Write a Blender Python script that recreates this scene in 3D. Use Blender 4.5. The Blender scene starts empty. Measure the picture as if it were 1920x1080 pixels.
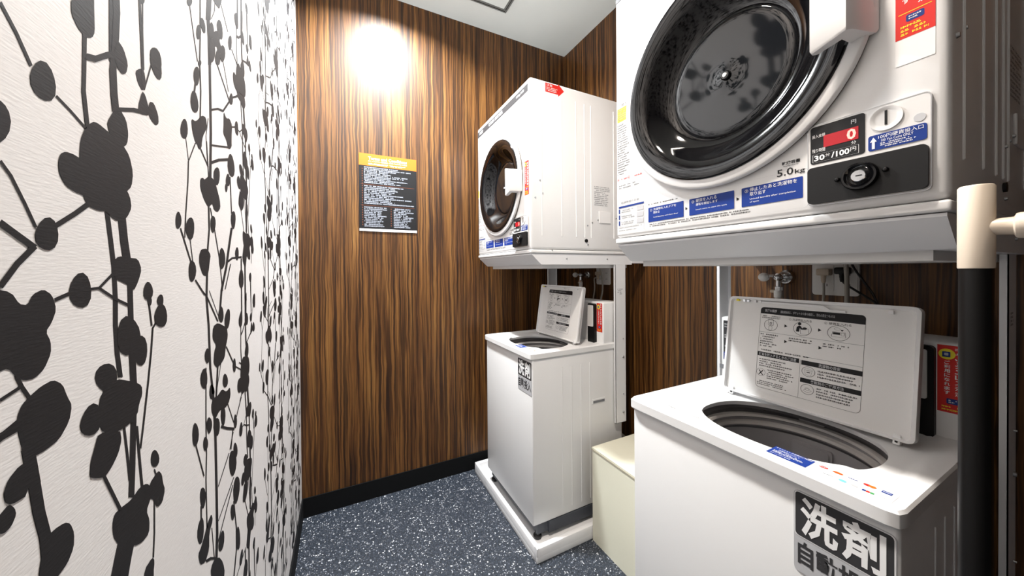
import bpy, bmesh, math, random
from mathutils import Vector, Matrix
R = math.radians
PI = math.pi
rnd = random.Random(7)
sc = bpy.context.scene
COL = sc.collection

# ------------------------------------------------------------------ camera
f_px, cy_px, yaw, pitch, roll = 633.78, 512.57, .469429, .00773605, -.00807454
CAM_H = 1.18
Fw = Vector((math.sin(yaw) * math.cos(pitch), math.cos(yaw) * math.cos(pitch), -math.sin(pitch)))
Rt = Vector((math.cos(yaw), -math.sin(yaw), 0))
Dn = Fw.cross(Rt)
c, s = math.cos(roll), math.sin(roll)
r_ax = Rt * c - Dn * s
d_ax = Rt * s + Dn * c
cam = bpy.data.cameras.new('camera')
cam.sensor_width = 36
cam.lens = f_px / 1920 * 36
cam.shift_y = -(540 - cy_px) / 1920
cam.clip_start = .01
camo = bpy.data.objects.new('camera', cam)
COL.objects.link(camo)
M = Matrix.Identity(4)
for i in range(3):
    M[i][0] = r_ax[i]
    M[i][1] = -d_ax[i]
    M[i][2] = -Fw[i]
M[2][3] = CAM_H
camo.matrix_world = M
sc.camera = camo

# ------------------------------------------------------------------ world, lights, exposure
wd = bpy.data.worlds.new('world')
sc.world = wd
wd.use_nodes = True
wd.node_tree.nodes['Background'].inputs[0].default_value = (.5, .5, .5, 1)
wd.node_tree.nodes['Background'].inputs[1].default_value = .05
vs = sc.view_settings
vs.view_transform = 'Standard'
vs.look = 'None'
vs.exposure = 0.0
vs.gamma = 1
vs.use_curve_mapping = False


def disk_light(name, loc, power, size, col, rot=(0, 0, 0), spread=180):
    l = bpy.data.lights.new(name, 'AREA')
    l.shape = 'DISK'
    l.size = size
    l.energy = power
    l.color = col
    l.spread = R(spread)
    o = bpy.data.objects.new(name, l)
    COL.objects.link(o)
    o.location = loc
    o.rotation_euler = rot
    return o


KEY = (.24, 1.53)
FILL = (.20, .46)  # unseen warm lamp, added to brighten the near half of the room
disk_light('ceiling_lamp_light', (KEY[0], KEY[1], 2.612), 56, .14, (.94, .98, 1), spread=150)
disk_light('ceiling_lamp_light', (FILL[0], FILL[1], 2.612), 29, .14, (1, .90, .80), spread=165)

# ------------------------------------------------------------------ room sizes (metres)
XL, XR, YB, YF, HC = -.177, 1.376, 1.899, -1.10, 2.635


# ------------------------------------------------------------------ materials
def lin(c):
    return tuple((v / 12.92 if v <= .04045 else ((v + .055) / 1.055) ** 2.4) for v in [x / 255 for x in c]) + (1,)


def mat(name, rgb, rough=.5, metal=0, var=.03, scale=6, bump=0, bscale=80, emit=0, spec=.5, coat=0, trans=0):
    m = bpy.data.materials.new(name)
    m.use_nodes = True
    nt = m.node_tree
    b = nt.nodes['Principled BSDF']
    b.inputs['Roughness'].default_value = rough
    b.inputs['Metallic'].default_value = metal
    b.inputs['Specular IOR Level'].default_value = spec
    b.inputs['Coat Weight'].default_value = coat
    col = lin(rgb)
    tc = nt.nodes.new('ShaderNodeTexCoord')
    nz = nt.nodes.new('ShaderNodeTexNoise')
    nz.inputs['Scale'].default_value = scale
    nz.inputs['Detail'].default_value = 4
    nt.links.new(tc.outputs['Object'], nz.inputs['Vector'])
    mx = nt.nodes.new('ShaderNodeMix')
    mx.data_type = 'RGBA'
    mx.inputs[6].default_value = tuple(max(0, v * (1 - var)) for v in col[:3]) + (1,)
    mx.inputs[7].default_value = tuple(min(1, v * (1 + var)) for v in col[:3]) + (1,)
    nt.links.new(nz.outputs['Fac'], mx.inputs[0])
    nt.links.new(mx.outputs[2], b.inputs['Base Color'])
    if bump:
        n2 = nt.nodes.new('ShaderNodeTexNoise')
        n2.inputs['Scale'].default_value = bscale
        n2.inputs['Detail'].default_value = 3
        nt.links.new(tc.outputs['Object'], n2.inputs['Vector'])
        bp = nt.nodes.new('ShaderNodeBump')
        bp.inputs['Strength'].default_value = bump
        bp.inputs['Distance'].default_value = .002
        nt.links.new(n2.outputs['Fac'], bp.inputs['Height'])
        nt.links.new(bp.outputs['Normal'], b.inputs['Normal'])
    if emit:
        b.inputs['Emission Color'].default_value = col
        b.inputs['Emission Strength'].default_value = emit
    return m


def wood_mat():
    m = bpy.data.materials.new('zebrawood_laminate')
    m.use_nodes = True
    nt = m.node_tree
    N, L = nt.nodes, nt.links
    b = N['Principled BSDF']
    geo = N.new('ShaderNodeNewGeometry')
    sep = N.new('ShaderNodeSeparateXYZ')
    L.new(geo.outputs['Position'], sep.inputs[0])
    add = N.new('ShaderNodeMath')
    add.operation = 'ADD'
    L.new(sep.outputs['X'], add.inputs[0])
    L.new(sep.outputs['Y'], add.inputs[1])
    wn = N.new('ShaderNodeTexNoise')
    wmp = N.new('ShaderNodeMapping')
    wmp.inputs['Scale'].default_value = (14, 14, 7)
    L.new(geo.outputs['Position'], wmp.inputs[0])
    L.new(wmp.outputs[0], wn.inputs['Vector'])
    wn.inputs['Scale'].default_value = 1
    wn.inputs['Detail'].default_value = 2
    wm = N.new('ShaderNodeMath')
    wm.operation = 'MULTIPLY_ADD'
    wm.inputs[1].default_value = .014
    L.new(wn.outputs['Fac'], wm.inputs[0])
    L.new(add.outputs[0], wm.inputs[2])
    cmb = N.new('ShaderNodeCombineXYZ')
    L.new(wm.outputs[0], cmb.inputs['X'])
    L.new(sep.outputs['Z'], cmb.inputs['Z'])

    def noise(sx, sz, detail, rough=.5, dist=0, off=0):
        mp = N.new('ShaderNodeMapping')
        mp.inputs['Scale'].default_value = (sx, 1, sz)
        mp.inputs['Location'].default_value = (off, off * .37, off * .7)
        L.new(cmb.outputs[0], mp.inputs['Vector'])
        n = N.new('ShaderNodeTexNoise')
        n.inputs['Scale'].default_value = 1
        n.inputs['Detail'].default_value = detail
        n.inputs['Roughness'].default_value = rough
        n.inputs['Distortion'].default_value = dist
        L.new(mp.outputs[0], n.inputs['Vector'])
        return n.outputs['Fac']

    def ramp(src, stops):
        r = N.new('ShaderNodeValToRGB')
        e = r.color_ramp.elements
        e[0].position, e[0].color = stops[0][0], stops[0][1]
        e[1].position, e[1].color = stops[-1][0], stops[-1][1]
        for p, cc in stops[1:-1]:
            x = e.new(p)
            x.color = cc
        L.new(src, r.inputs[0])
        return r.outputs[0]

    base = ramp(noise(30, .9, 5, .6, .3), [(.28, lin((88, 58, 36))), (.42, lin((124, 84, 50))), (.55, lin((152, 108, 66))), (.72, lin((178, 134, 84)))])
    streak = ramp(noise(100, 1.3, 3, .6, .5, 5), [(.39, (.07, .05, .05, 1)), (.485, (.42, .36, .34, 1)), (.55, (1, 1, 1, 1))])
    fine = ramp(noise(230, 6, 2, .5, 0, 9), [(.3, (.60, .60, .60, 1)), (.62, (1, 1, 1, 1))])

    def mul(a, bb, fac=1):
        mx = N.new('ShaderNodeMix')
        mx.data_type = 'RGBA'
        mx.blend_type = 'MULTIPLY'
        mx.inputs[0].default_value = fac
        L.new(a, mx.inputs[6])
        L.new(bb, mx.inputs[7])
        return mx.outputs[2]
    o = mul(mul(base, streak, .86), fine)
    hs = N.new('ShaderNodeHueSaturation')
    hs.inputs['Saturation'].default_value = 1.08
    hs.inputs['Value'].default_value = .66
    L.new(o, hs.inputs['Color'])
    L.new(hs.outputs[0], b.inputs['Base Color'])
    b.inputs['Roughness'].default_value = .46
    b.inputs['Specular IOR Level'].default_value = .45
    bp = N.new('ShaderNodeBump')
    bp.inputs['Strength'].default_value = .12
    bp.inputs['Distance'].default_value = .001
    L.new(fine, bp.inputs['Height'])
    L.new(bp.outputs[0], b.inputs['Normal'])
    return m


def floor_mat():
    m = bpy.data.materials.new('speckled_vinyl')
    m.use_nodes = True
    nt = m.node_tree
    N, L = nt.nodes, nt.links
    b = N['Principled BSDF']
    geo = N.new('ShaderNodeNewGeometry')

    def speck(scale, lo, hi, off):
        mp = N.new('ShaderNodeMapping')
        mp.inputs['Location'].default_value = (off, off, 0)
        L.new(geo.outputs['Position'], mp.inputs[0])
        nz = N.new('ShaderNodeTexNoise')
        nz.inputs['Scale'].default_value = scale * 1.6
        L.new(mp.outputs[0], nz.inputs['Vector'])
        mx = N.new('ShaderNodeMix')
        mx.data_type = 'RGBA'
        mx.inputs[0].default_value = .012
        L.new(mp.outputs[0], mx.inputs[6])
        L.new(nz.outputs['Color'], mx.inputs[7])
        v = N.new('ShaderNodeTexVoronoi')
        v.inputs['Scale'].default_value = scale
        L.new(mx.outputs[2], v.inputs['Vector'])
        sp = N.new('ShaderNodeSeparateColor')
        L.new(v.outputs['Color'], sp.inputs[0])
        mr = N.new('ShaderNodeMapRange')           # random size per speck
        mr.inputs[1].default_value, mr.inputs[2].default_value = .35, 1
        mr.inputs[3].default_value, mr.inputs[4].default_value = 0, hi
        L.new(sp.outputs[0], mr.inputs[0])
        lt = N.new('ShaderNodeMath')
        lt.operation = 'LESS_THAN'
        L.new(v.outputs['Distance'], lt.inputs[0])
        L.new(mr.outputs[0], lt.inputs[1])
        return lt.outputs[0], sp.outputs[1]
    f1, r1 = speck(125, 0, .40, 0)
    f2, r2 = speck(240, 0, .33, 3.3)
    nz = N.new('ShaderNodeTexNoise')
    nz.inputs['Scale'].default_value = 130
    nz.inputs['Detail'].default_value = 3
    L.new(geo.outputs['Position'], nz.inputs['Vector'])
    rp = N.new('ShaderNodeValToRGB')
    rp.color_ramp.elements[0].position = .35
    rp.color_ramp.elements[0].color = lin((20, 26, 33))
    rp.color_ramp.elements[1].position = .68
    rp.color_ramp.elements[1].color = lin((52, 60, 73))
    L.new(nz.outputs['Fac'], rp.inputs[0])
    out = rp.outputs[0]
    for fac, rr, ca, cb in ((f2, r2, (110, 116, 130), (205, 208, 214)), (f1, r1, (150, 156, 168), (240, 241, 244))):
        cm = N.new('ShaderNodeMix')
        cm.data_type = 'RGBA'
        cm.inputs[6].default_value = lin(ca)
        cm.inputs[7].default_value = lin(cb)
        L.new(rr, cm.inputs[0])
        mx = N.new('ShaderNodeMix')
        mx.data_type = 'RGBA'
        L.new(fac, mx.inputs[0])
        L.new(out, mx.inputs[6])
        L.new(cm.outputs[2], mx.inputs[7])
        out = mx.outputs[2]
    L.new(out, b.inputs['Base Color'])
    b.inputs['Roughness'].default_value = .5
    return m


def paper_mat(name, rgb, spec=.35):
    """textile wallpaper: fine horizontal fibre relief"""
    m = bpy.data.materials.new(name)
    m.use_nodes = True
    nt = m.node_tree
    N, L = nt.nodes, nt.links
    b = N['Principled BSDF']
    geo = N.new('ShaderNodeNewGeometry')
    mp = N.new('ShaderNodeMapping')
    mp.inputs['Scale'].default_value = (1, 90, 620)
    mp.inputs['Rotation'].default_value = (R(4), 0, 0)
    L.new(geo.outputs['Position'], mp.inputs[0])
    n = N.new('ShaderNodeTexNoise')
    n.inputs['Scale'].default_value = 1
    n.inputs['Detail'].default_value = 5
    L.new(mp.outputs[0], n.inputs['Vector'])
    mx = N.new('ShaderNodeMix')
    mx.data_type = 'RGBA'
    col = lin(rgb)
    mx.inputs[6].default_value = tuple(v * .93 for v in col[:3]) + (1,)
    mx.inputs[7].default_value = tuple(min(1, v * 1.04) for v in col[:3]) + (1,)
    L.new(n.outputs['Fac'], mx.inputs[0])
    L.new(mx.outputs[2], b.inputs['Base Color'])
    b.inputs['Roughness'].default_value = .6
    b.inputs['Specular IOR Level'].default_value = spec
    bp = N.new('ShaderNodeBump')
    bp.inputs['Strength'].default_value = .25
    bp.inputs['Distance'].default_value = .0006
    L.new(n.outputs['Fac'], bp.inputs['Height'])
    L.new(bp.outputs[0], b.inputs['Normal'])
    return m


WOOD = wood_mat()
FLOOR = floor_mat()
PAPER = paper_mat('pale_textured_wallpaper', (226, 223, 222))
INK = paper_mat('black_printed_ink', (33, 32, 34), .22)
M_ = {}


def mm(key, *a, **k):
    M_[key] = mat(key, *a, **k)
    return M_[key]


CEIL = mm('ceiling_paint', (212, 217, 214), .9, bump=.2, bscale=200)
HATCHF = mm('grey_aluminium_trim', (120, 124, 122), .45, .3)
BASEB = mm('black_rubber_skirting', (12, 13, 15), .75, spec=.2)
JOINT = mm('joint_line', (30, 22, 18), .8)
WHITE = mm('white_enamel', (233, 233, 233), .28, var=.01, bump=.04, bscale=30)
WHITE2 = mm('white_plastic', (232, 232, 232), .35, var=.012)
WHITE3 = mm('galvanised_white_stand', (230, 231, 233), .38, var=.02)
GREYP = mm('light_grey_plastic', (228, 227, 225), .45, var=.02)
CREAM = mm('cream_plastic', (236, 226, 214), .35, var=.02)
BLACKG = mm('black_glossy_plastic', (8, 8, 10), .06, var=.1, spec=.4)
GLASS = mm('smoked_door_glass', (14, 16, 19), .04, var=.1, spec=.4)
DARKWALL = mm('charcoal_wall_paint', (52, 52, 54), .6)
BLACK = mm('black_matt_plastic', (13, 13, 14), .5, spec=.3)
TUBD = mm('tub_dark_collar', (74, 72, 73), .35)
TUBM = mm('tub_grey_wall', (158, 155, 156), .38)
TUBL = mm('tub_light_ring', (186, 182, 178), .35)
CHROME = mm('chrome', (205, 207, 210), .12, 1, var=.02)
STEEL = mm('brushed_steel', (185, 187, 190), .3, 1)
SILVER = mm('silver_painted_panel', (214, 213, 212), .4, .1, var=.03)
PLY = mm('cream_painted_plywood', (229, 227, 208), .55, var=.05, scale=3, bump=.1)
PLYE = mm('plywood_edge', (188, 180, 158), .7, var=.12, scale=40)
PAN = mm('white_drain_pan_plastic', (236, 236, 237), .4, var=.02)
GREYD = mm('dark_grey_base', (70, 74, 82), .45)
BLUE = mm('blue_label_print', (26, 54, 128), .4, spec=.25)
BLUE2 = mm('bright_blue_print', (22, 54, 134), .4, spec=.25)
RED = mm('red_label_print', (214, 48, 42), .4, spec=.25)
YEL = mm('yellow_label_print', (245, 228, 60), .4, spec=.25)
ORANGE = mm('orange_print', (214, 112, 38), .45, spec=.25)
PBLACK = mm('black_print', (26, 26, 28), .5, spec=.25)
PGREY = mm('grey_print', (120, 122, 126), .5, spec=.25)
PLGREY = mm('light_grey_print', (186, 187, 190), .45, spec=.25)
PCHAR = mm('charcoal_print', (58, 58, 60), .45, spec=.25)
PWHITE = mm('white_print', (240, 240, 240), .45, spec=.25)
PPALE = mm('pale_blue_grey_print', (176, 182, 196), .5, spec=.25)
PBROWN = mm('copper_print', (120, 66, 44), .5, spec=.25)
CYAN = mm('cyan_print', (120, 200, 235), .4)
GREEN = mm('green_print', (70, 160, 90), .4)
LEDR = mm('red_display_window', (150, 14, 26), .3, emit=.55)
LEDH = mm('lit_red_digit', (255, 120, 110), .3, emit=3.2)
CORDG = mm('grey_cord', (160, 156, 148), .5)
CORDB = mm('black_cord', (24, 24, 24), .5)
BEIGE = mm('beige_plug', (196, 182, 164), .5)
LAMP = mm('lamp_diffuser', (255, 250, 240), .4, emit=6)
RINGW = mm('lamp_trim_white', (235, 235, 232), .4)
POLEB = mm('black_coated_pipe', (12, 11, 11), .4, var=.3, scale=14, spec=.3)
PIPEW = mm('ivory_pipe_joint', (222, 208, 190), .35, var=.02)
GAPSHADE = mm('brown_grey_gasket_gap_shade', (104, 94, 86), .6)  # gasket tone that paints in the shadow of the gap behind the door ring
RUBBER = mm('rubber_foot', (26, 26, 28), .6)


# ------------------------------------------------------------------ geometry helpers
class MB:
    """collects faces with material slots and links them as ONE mesh object"""

    def __init__(self):
        self.v, self.f, self.m, self.mats = [], [], [], []

    def mi(self, m):
        if m not in self.mats:
            self.mats.append(m)
        return self.mats.index(m)

    def add(self, vs, fs, m):
        k = len(self.v)
        self.v += [tuple(v) for v in vs]
        i = self.mi(m)
        for f in fs:
            self.f.append(tuple(k + j for j in f))
            self.m.append(i)

    def box(self, a, b, m):
        x0, y0, z0 = [min(a[i], b[i]) for i in range(3)]
        x1, y1, z1 = [max(a[i], b[i]) for i in range(3)]
        self.add([(x0, y0, z0), (x1, y0, z0), (x1, y1, z0), (x0, y1, z0), (x0, y0, z1), (x1, y0, z1), (x1, y1, z1), (x0, y1, z1)],
                 [(0, 3, 2, 1), (4, 5, 6, 7), (0, 1, 5, 4), (1, 2, 6, 5), (2, 3, 7, 6), (3, 0, 4, 7)], m)
        return self

    def rbox(self, a, b, r, m, seg=3):
        bm = bmesh.new()
        bmesh.ops.create_cube(bm, size=1)
        a, b = Vector(a), Vector(b)
        cc, d = (a + b) / 2, b - a
        for v in bm.verts:
            v.co = Vector((v.co.x * abs(d.x), v.co.y * abs(d.y), v.co.z * abs(d.z))) + cc
        bmesh.ops.bevel(bm, geom=bm.edges[:], offset=r, segments=seg, profile=.5, affect='EDGES')
        self.frombm(bm, m)
        return self

    def frombm(self, bm, m, mtx=None):
        bm.verts.index_update()
        vs = [(mtx @ v.co if mtx else v.co.copy()) for v in bm.verts]
        self.add(vs, [[v.index for v in f.verts] for f in bm.faces], m)
        bm.free()

    def prism(self, poly, h0, h1, fr, m):
        """poly in (s,t) of frame fr, extruded along the normal from h0 to h1"""
        n = len(poly)
        ar = sum(poly[i][0] * poly[(i + 1) % n][1] - poly[(i + 1) % n][0] * poly[i][1] for i in range(n))
        if ar < 0:
            poly = poly[::-1]
        vs = [fr(p[0], p[1], h0) for p in poly] + [fr(p[0], p[1], h1) for p in poly]
        fs = [tuple(range(n - 1, -1, -1)), tuple(range(n, 2 * n))] + [(i, (i + 1) % n, n + (i + 1) % n, n + i) for i in range(n)]
        self.add(vs, fs, m)
        return self

    def lathe(self, prof, o, ax, m, n=48, cap0=True, cap1=True, mats=None, squash=None):
        """prof: (radius, height along ax)"""
        ax = Vector(ax).normalized()
        u = ax.orthogonal().normalized()
        w = ax.cross(u)
        o = Vector(o)
        k = len(self.v)
        for r, h in prof:
            for i in range(n):
                a = 2 * PI * i / n
                self.v.append(tuple(o + ax * h + (u * math.cos(a) + w * math.sin(a)) * r))
        for j in range(len(prof) - 1):
            mi = self.mi(mats[j] if mats else m)
            for i in range(n):
                self.f.append((k + j * n + i, k + j * n + (i + 1) % n, k + (j + 1) * n + (i + 1) % n, k + (j + 1) * n + i))
                self.m.append(mi)
        if cap0:
            self.f.append(tuple(k + i for i in range(n - 1, -1, -1)))
            self.m.append(self.mi(mats[0] if mats else m))
        if cap1:
            self.f.append(tuple(k + (len(prof) - 1) * n + i for i in range(n)))
            self.m.append(self.mi(mats[-1] if mats else m))
        return self

    def cyl(self, a, b, r, m, n=20, r2=None):
        a, b = Vector(a), Vector(b)
        d = b - a
        return self.lathe([(r, 0), (r if r2 is None else r2, d.length)], a, d, m, n)

    def ball(self, o, r, m, n=16, sc_=(1, 1, 1)):
        bm = bmesh.new()
        bmesh.ops.create_uvsphere(bm, u_segments=n, v_segments=n // 2 + 2, radius=r)
        self.frombm(bm, m, Matrix.Translation(Vector(o)) @ Matrix.Diagonal((*sc_, 1)))
        return self

    def tube(self, pts, r, m, n=10, smooth=True):
        P = [Vector(p) for p in pts]
        if smooth and len(P) > 2:
            Q = []
            for i in range(len(P) - 1):
                p0, p1, p2, p3 = P[max(i - 1, 0)], P[i], P[i + 1], P[min(i + 2, len(P) - 1)]
                for k in range(6):
                    t = k / 6
                    Q.append(.5 * ((2 * p1) + (p2 - p0) * t + (2 * p0 - 5 * p1 + 4 * p2 - p3) * t * t + (3 * p1 - p0 - 3 * p2 + p3) * t ** 3))
            P = Q + [P[-1]]
        k = len(self.v)
        u = None
        for i, p in enumerate(P):
            d = (P[min(i + 1, len(P) - 1)] - P[max(i - 1, 0)]).normalized()
            u = d.orthogonal().normalized() if u is None else (u - d * u.dot(d)).normalized()
            w = d.cross(u)
            for j in range(n):
                a = 2 * PI * j / n
                self.v.append(tuple(p + (u * math.cos(a) + w * math.sin(a)) * r))
        mi = self.mi(m)
        for i in range(len(P) - 1):
            for j in range(n):
                self.f.append((k + i * n + j, k + i * n + (j + 1) % n, k + (i + 1) * n + (j + 1) % n, k + (i + 1) * n + j))
                self.m.append(mi)
        self.f.append(tuple(k + j for j in range(n - 1, -1, -1)))
        self.f.append(tuple(k + (len(P) - 1) * n + j for j in range(n)))
        self.m += [mi, mi]
        return self

    def build(self, name, parent=None, org=(0, 0, 0), label=None, smooth=True, kind=None):
        me = bpy.data.meshes.new(name)
        o3 = Vector(org)
        if parent is not None and 'org' in ORG.get(parent.name, {}):
            o3 = Vector(ORG[parent.name]['org'])
        me.from_pydata([tuple(Vector(v) - o3) for v in self.v], [], self.f)
        for m in self.mats:
            me.materials.append(m)
        me.polygons.foreach_set('material_index', self.m)
        if smooth:
            me.polygons.foreach_set('use_smooth', [True] * len(self.f))
            me.update()
            me.set_sharp_from_angle(angle=R(35))
        me.update()
        ob = bpy.data.objects.new(name, me)
        COL.objects.link(ob)
        if parent is not None:
            ob.parent = parent
            ORG[ob.name] = {'org': tuple(o3)}
        else:
            ob.location = o3
            ORG[ob.name] = {'org': tuple(o3)}
        if label:
            ob['label'] = label
        if kind:
            ob['kind'] = kind
        return ob


ORG = {}


def thing(name, label, cat, loc, group=None):
    o = bpy.data.objects.new(name, None)
    o.empty_display_size = .05
    COL.objects.link(o)
    o.location = loc
    o['label'] = label
    o['category'] = cat
    if group:
        o['group'] = group
    ORG[o.name] = {'org': tuple(loc)}
    return o


def copy_tree(o, parent=None, keep=lambda x: True):
    c_ = o.copy()
    COL.objects.link(c_)
    if parent is not None:
        c_.parent = parent
    for ch in [x for x in COL.objects if x.parent == o]:
        if keep(ch):
            copy_tree(ch, c_, keep)
    return c_


def cut(ob, mb):
    """cut a recess out of a mesh object (result baked into its mesh)"""
    c_ = mb.build('cutter', ob)
    mod = ob.modifiers.new('cut', 'BOOLEAN')
    mod.operation = 'DIFFERENCE'
    mod.solver = 'EXACT'
    mod.object = c_
    bpy.context.view_layer.update()
    dg = bpy.context.evaluated_depsgraph_get()
    me = bpy.data.meshes.new_from_object(ob.evaluated_get(dg))
    old = ob.data
    ob.modifiers.clear()
    ob.data = me
    me.name = old.name
    me.set_sharp_from_angle(angle=R(35))
    bpy.data.objects.remove(c_)


def frame(o, u, v):
    o, u, v = Vector(o), Vector(u).normalized(), Vector(v).normalized()
    n = u.cross(v)
    return lambda s_, t_, h=0: o + u * s_ + v * t_ + n * h


def front(X, Y0, Z0=0):      # a surface that faces -X, read from the aisle; s grows to the viewer's right
    return frame((X, Y0, Z0), (0, -1, 0), (0, 0, 1))


def rrect(s0, t0, s1, t1, r, k=4):
    r = min(r, (s1 - s0) / 2, (t1 - t0) / 2)
    out = []
    for cx, cy, a0 in ((s1 - r, t1 - r, 0), (s0 + r, t1 - r, 90), (s0 + r, t0 + r, 180), (s1 - r, t0 + r, 270)):
        for i in range(k + 1):
            a = R(a0 + 90 * i / k)
            out.append((cx + r * math.cos(a), cy + r * math.sin(a)))
    return out


def ell(cx, cy, rx, ry=None, n=24, a0=0, a1=360):
    ry = ry or rx
    return [(cx + rx * math.cos(R(a0 + (a1 - a0) * i / n)), cy + ry * math.sin(R(a0 + (a1 - a0) * i / n))) for i in range(n)]


_glyph = {}


def glyphs(txt, bold):
    key = (txt, bold)
    if key not in _glyph:
        cu = bpy.data.curves.new('lettering', 'FONT')
        cu.body = txt
        cu.size = 1
        cu.resolution_u = 2
        cu.offset = bold
        cu.fill_mode = 'FRONT'
        ob = bpy.data.objects.new('lettering', cu)
        me = ob.to_mesh()
        vs_ = [(v.co.x, v.co.y) for v in me.vertices]
        fs_ = [tuple(p.vertices) for p in me.polygons]
        ob.to_mesh_clear()
        bpy.data.objects.remove(ob)
        bpy.data.curves.remove(cu)
        _glyph[key] = (vs_, fs_)
    return _glyph[key]


def text(mb, fr, txt, s0, t0, s1, t1, m, h=.0006, bold=.0):
    """lettering fitted to the box s0..s1 x t0..t1"""
    vs_, fs_ = glyphs(txt, bold)
    if not vs_:
        return
    xs = [v[0] for v in vs_]
    ys = [v[1] for v in vs_]
    kx = (s1 - s0) / (max(xs) - min(xs))
    ky = (t1 - t0) / (max(ys) - min(ys))
    x0, y0 = min(xs), min(ys)
    mb.add([fr(s0 + (x - x0) * kx, t0 + (y - y0) * ky, h) for x, y in vs_], fs_, m)


def flat(mb, fr, poly, m, h=.0003):
    n = len(poly)
    ar = sum(poly[i][0] * poly[(i + 1) % n][1] - poly[(i + 1) % n][0] * poly[i][1] for i in range(n))
    if ar < 0:
        poly = poly[::-1]
    mb.add([fr(p[0], p[1], h) for p in poly], [tuple(range(n))], m)


def rect(mb, fr, s0, t0, s1, t1, m, h=.0003, r=0):
    flat(mb, fr, rrect(s0, t0, s1, t1, r) if r else [(s0, t0), (s1, t0), (s1, t1), (s0, t1)], m, h)


def plate(mb, fr, s0, t0, s1, t1, m, th, r=.003, h0=0):
    mb.prism(rrect(s0, t0, s1, t1, r), h0, th, fr, m)


def outline(mb, fr, poly, w, m, h=.0005):
    n = len(poly)
    c0 = (sum(p[0] for p in poly) / n, sum(p[1] for p in poly) / n)
    inn = []
    for x, y in poly:
        d = math.hypot(x - c0[0], y - c0[1]) or 1
        inn.append((x - (x - c0[0]) / d * w, y - (y - c0[1]) / d * w))
    vs_ = [fr(p[0], p[1], h) for p in poly] + [fr(p[0], p[1], h) for p in inn]
    mb.add(vs_, [(i, (i + 1) % n, n + (i + 1) % n, n + i) for i in range(n)], m)


def fineprint(mb, fr, s0, t0, s1, t1, rows, m, h=.0005, fill=.55, ragged=.4, ch=None):
    """print too small to read: rows of short dashes the size of the characters"""
    rh = (t1 - t0) / rows
    ch = ch or rh * .8
    for i in range(rows):
        y = t1 - (i + 1) * rh + rh * .2
        e = s1 - (s1 - s0) * rnd.random() * ragged
        x = s0
        while x < e:
            w = ch * (.5 + .9 * rnd.random())
            if rnd.random() < .88:
                g = rnd.random()
                if g < .5:
                    rect(mb, fr, x, y, min(x + w, e), y + rh * fill * .4, m, h)
                    rect(mb, fr, x + w * .1, y + rh * fill * .6, min(x + w * .8, e), y + rh * fill, m, h)
                else:
                    rect(mb, fr, x, y, min(x + w * .4, e), y + rh * fill, m, h)
                    rect(mb, fr, x + w * .5, y + rh * fill * .3, min(x + w, e), y + rh * fill * .75, m, h)
            x += w * 1.18

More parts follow.
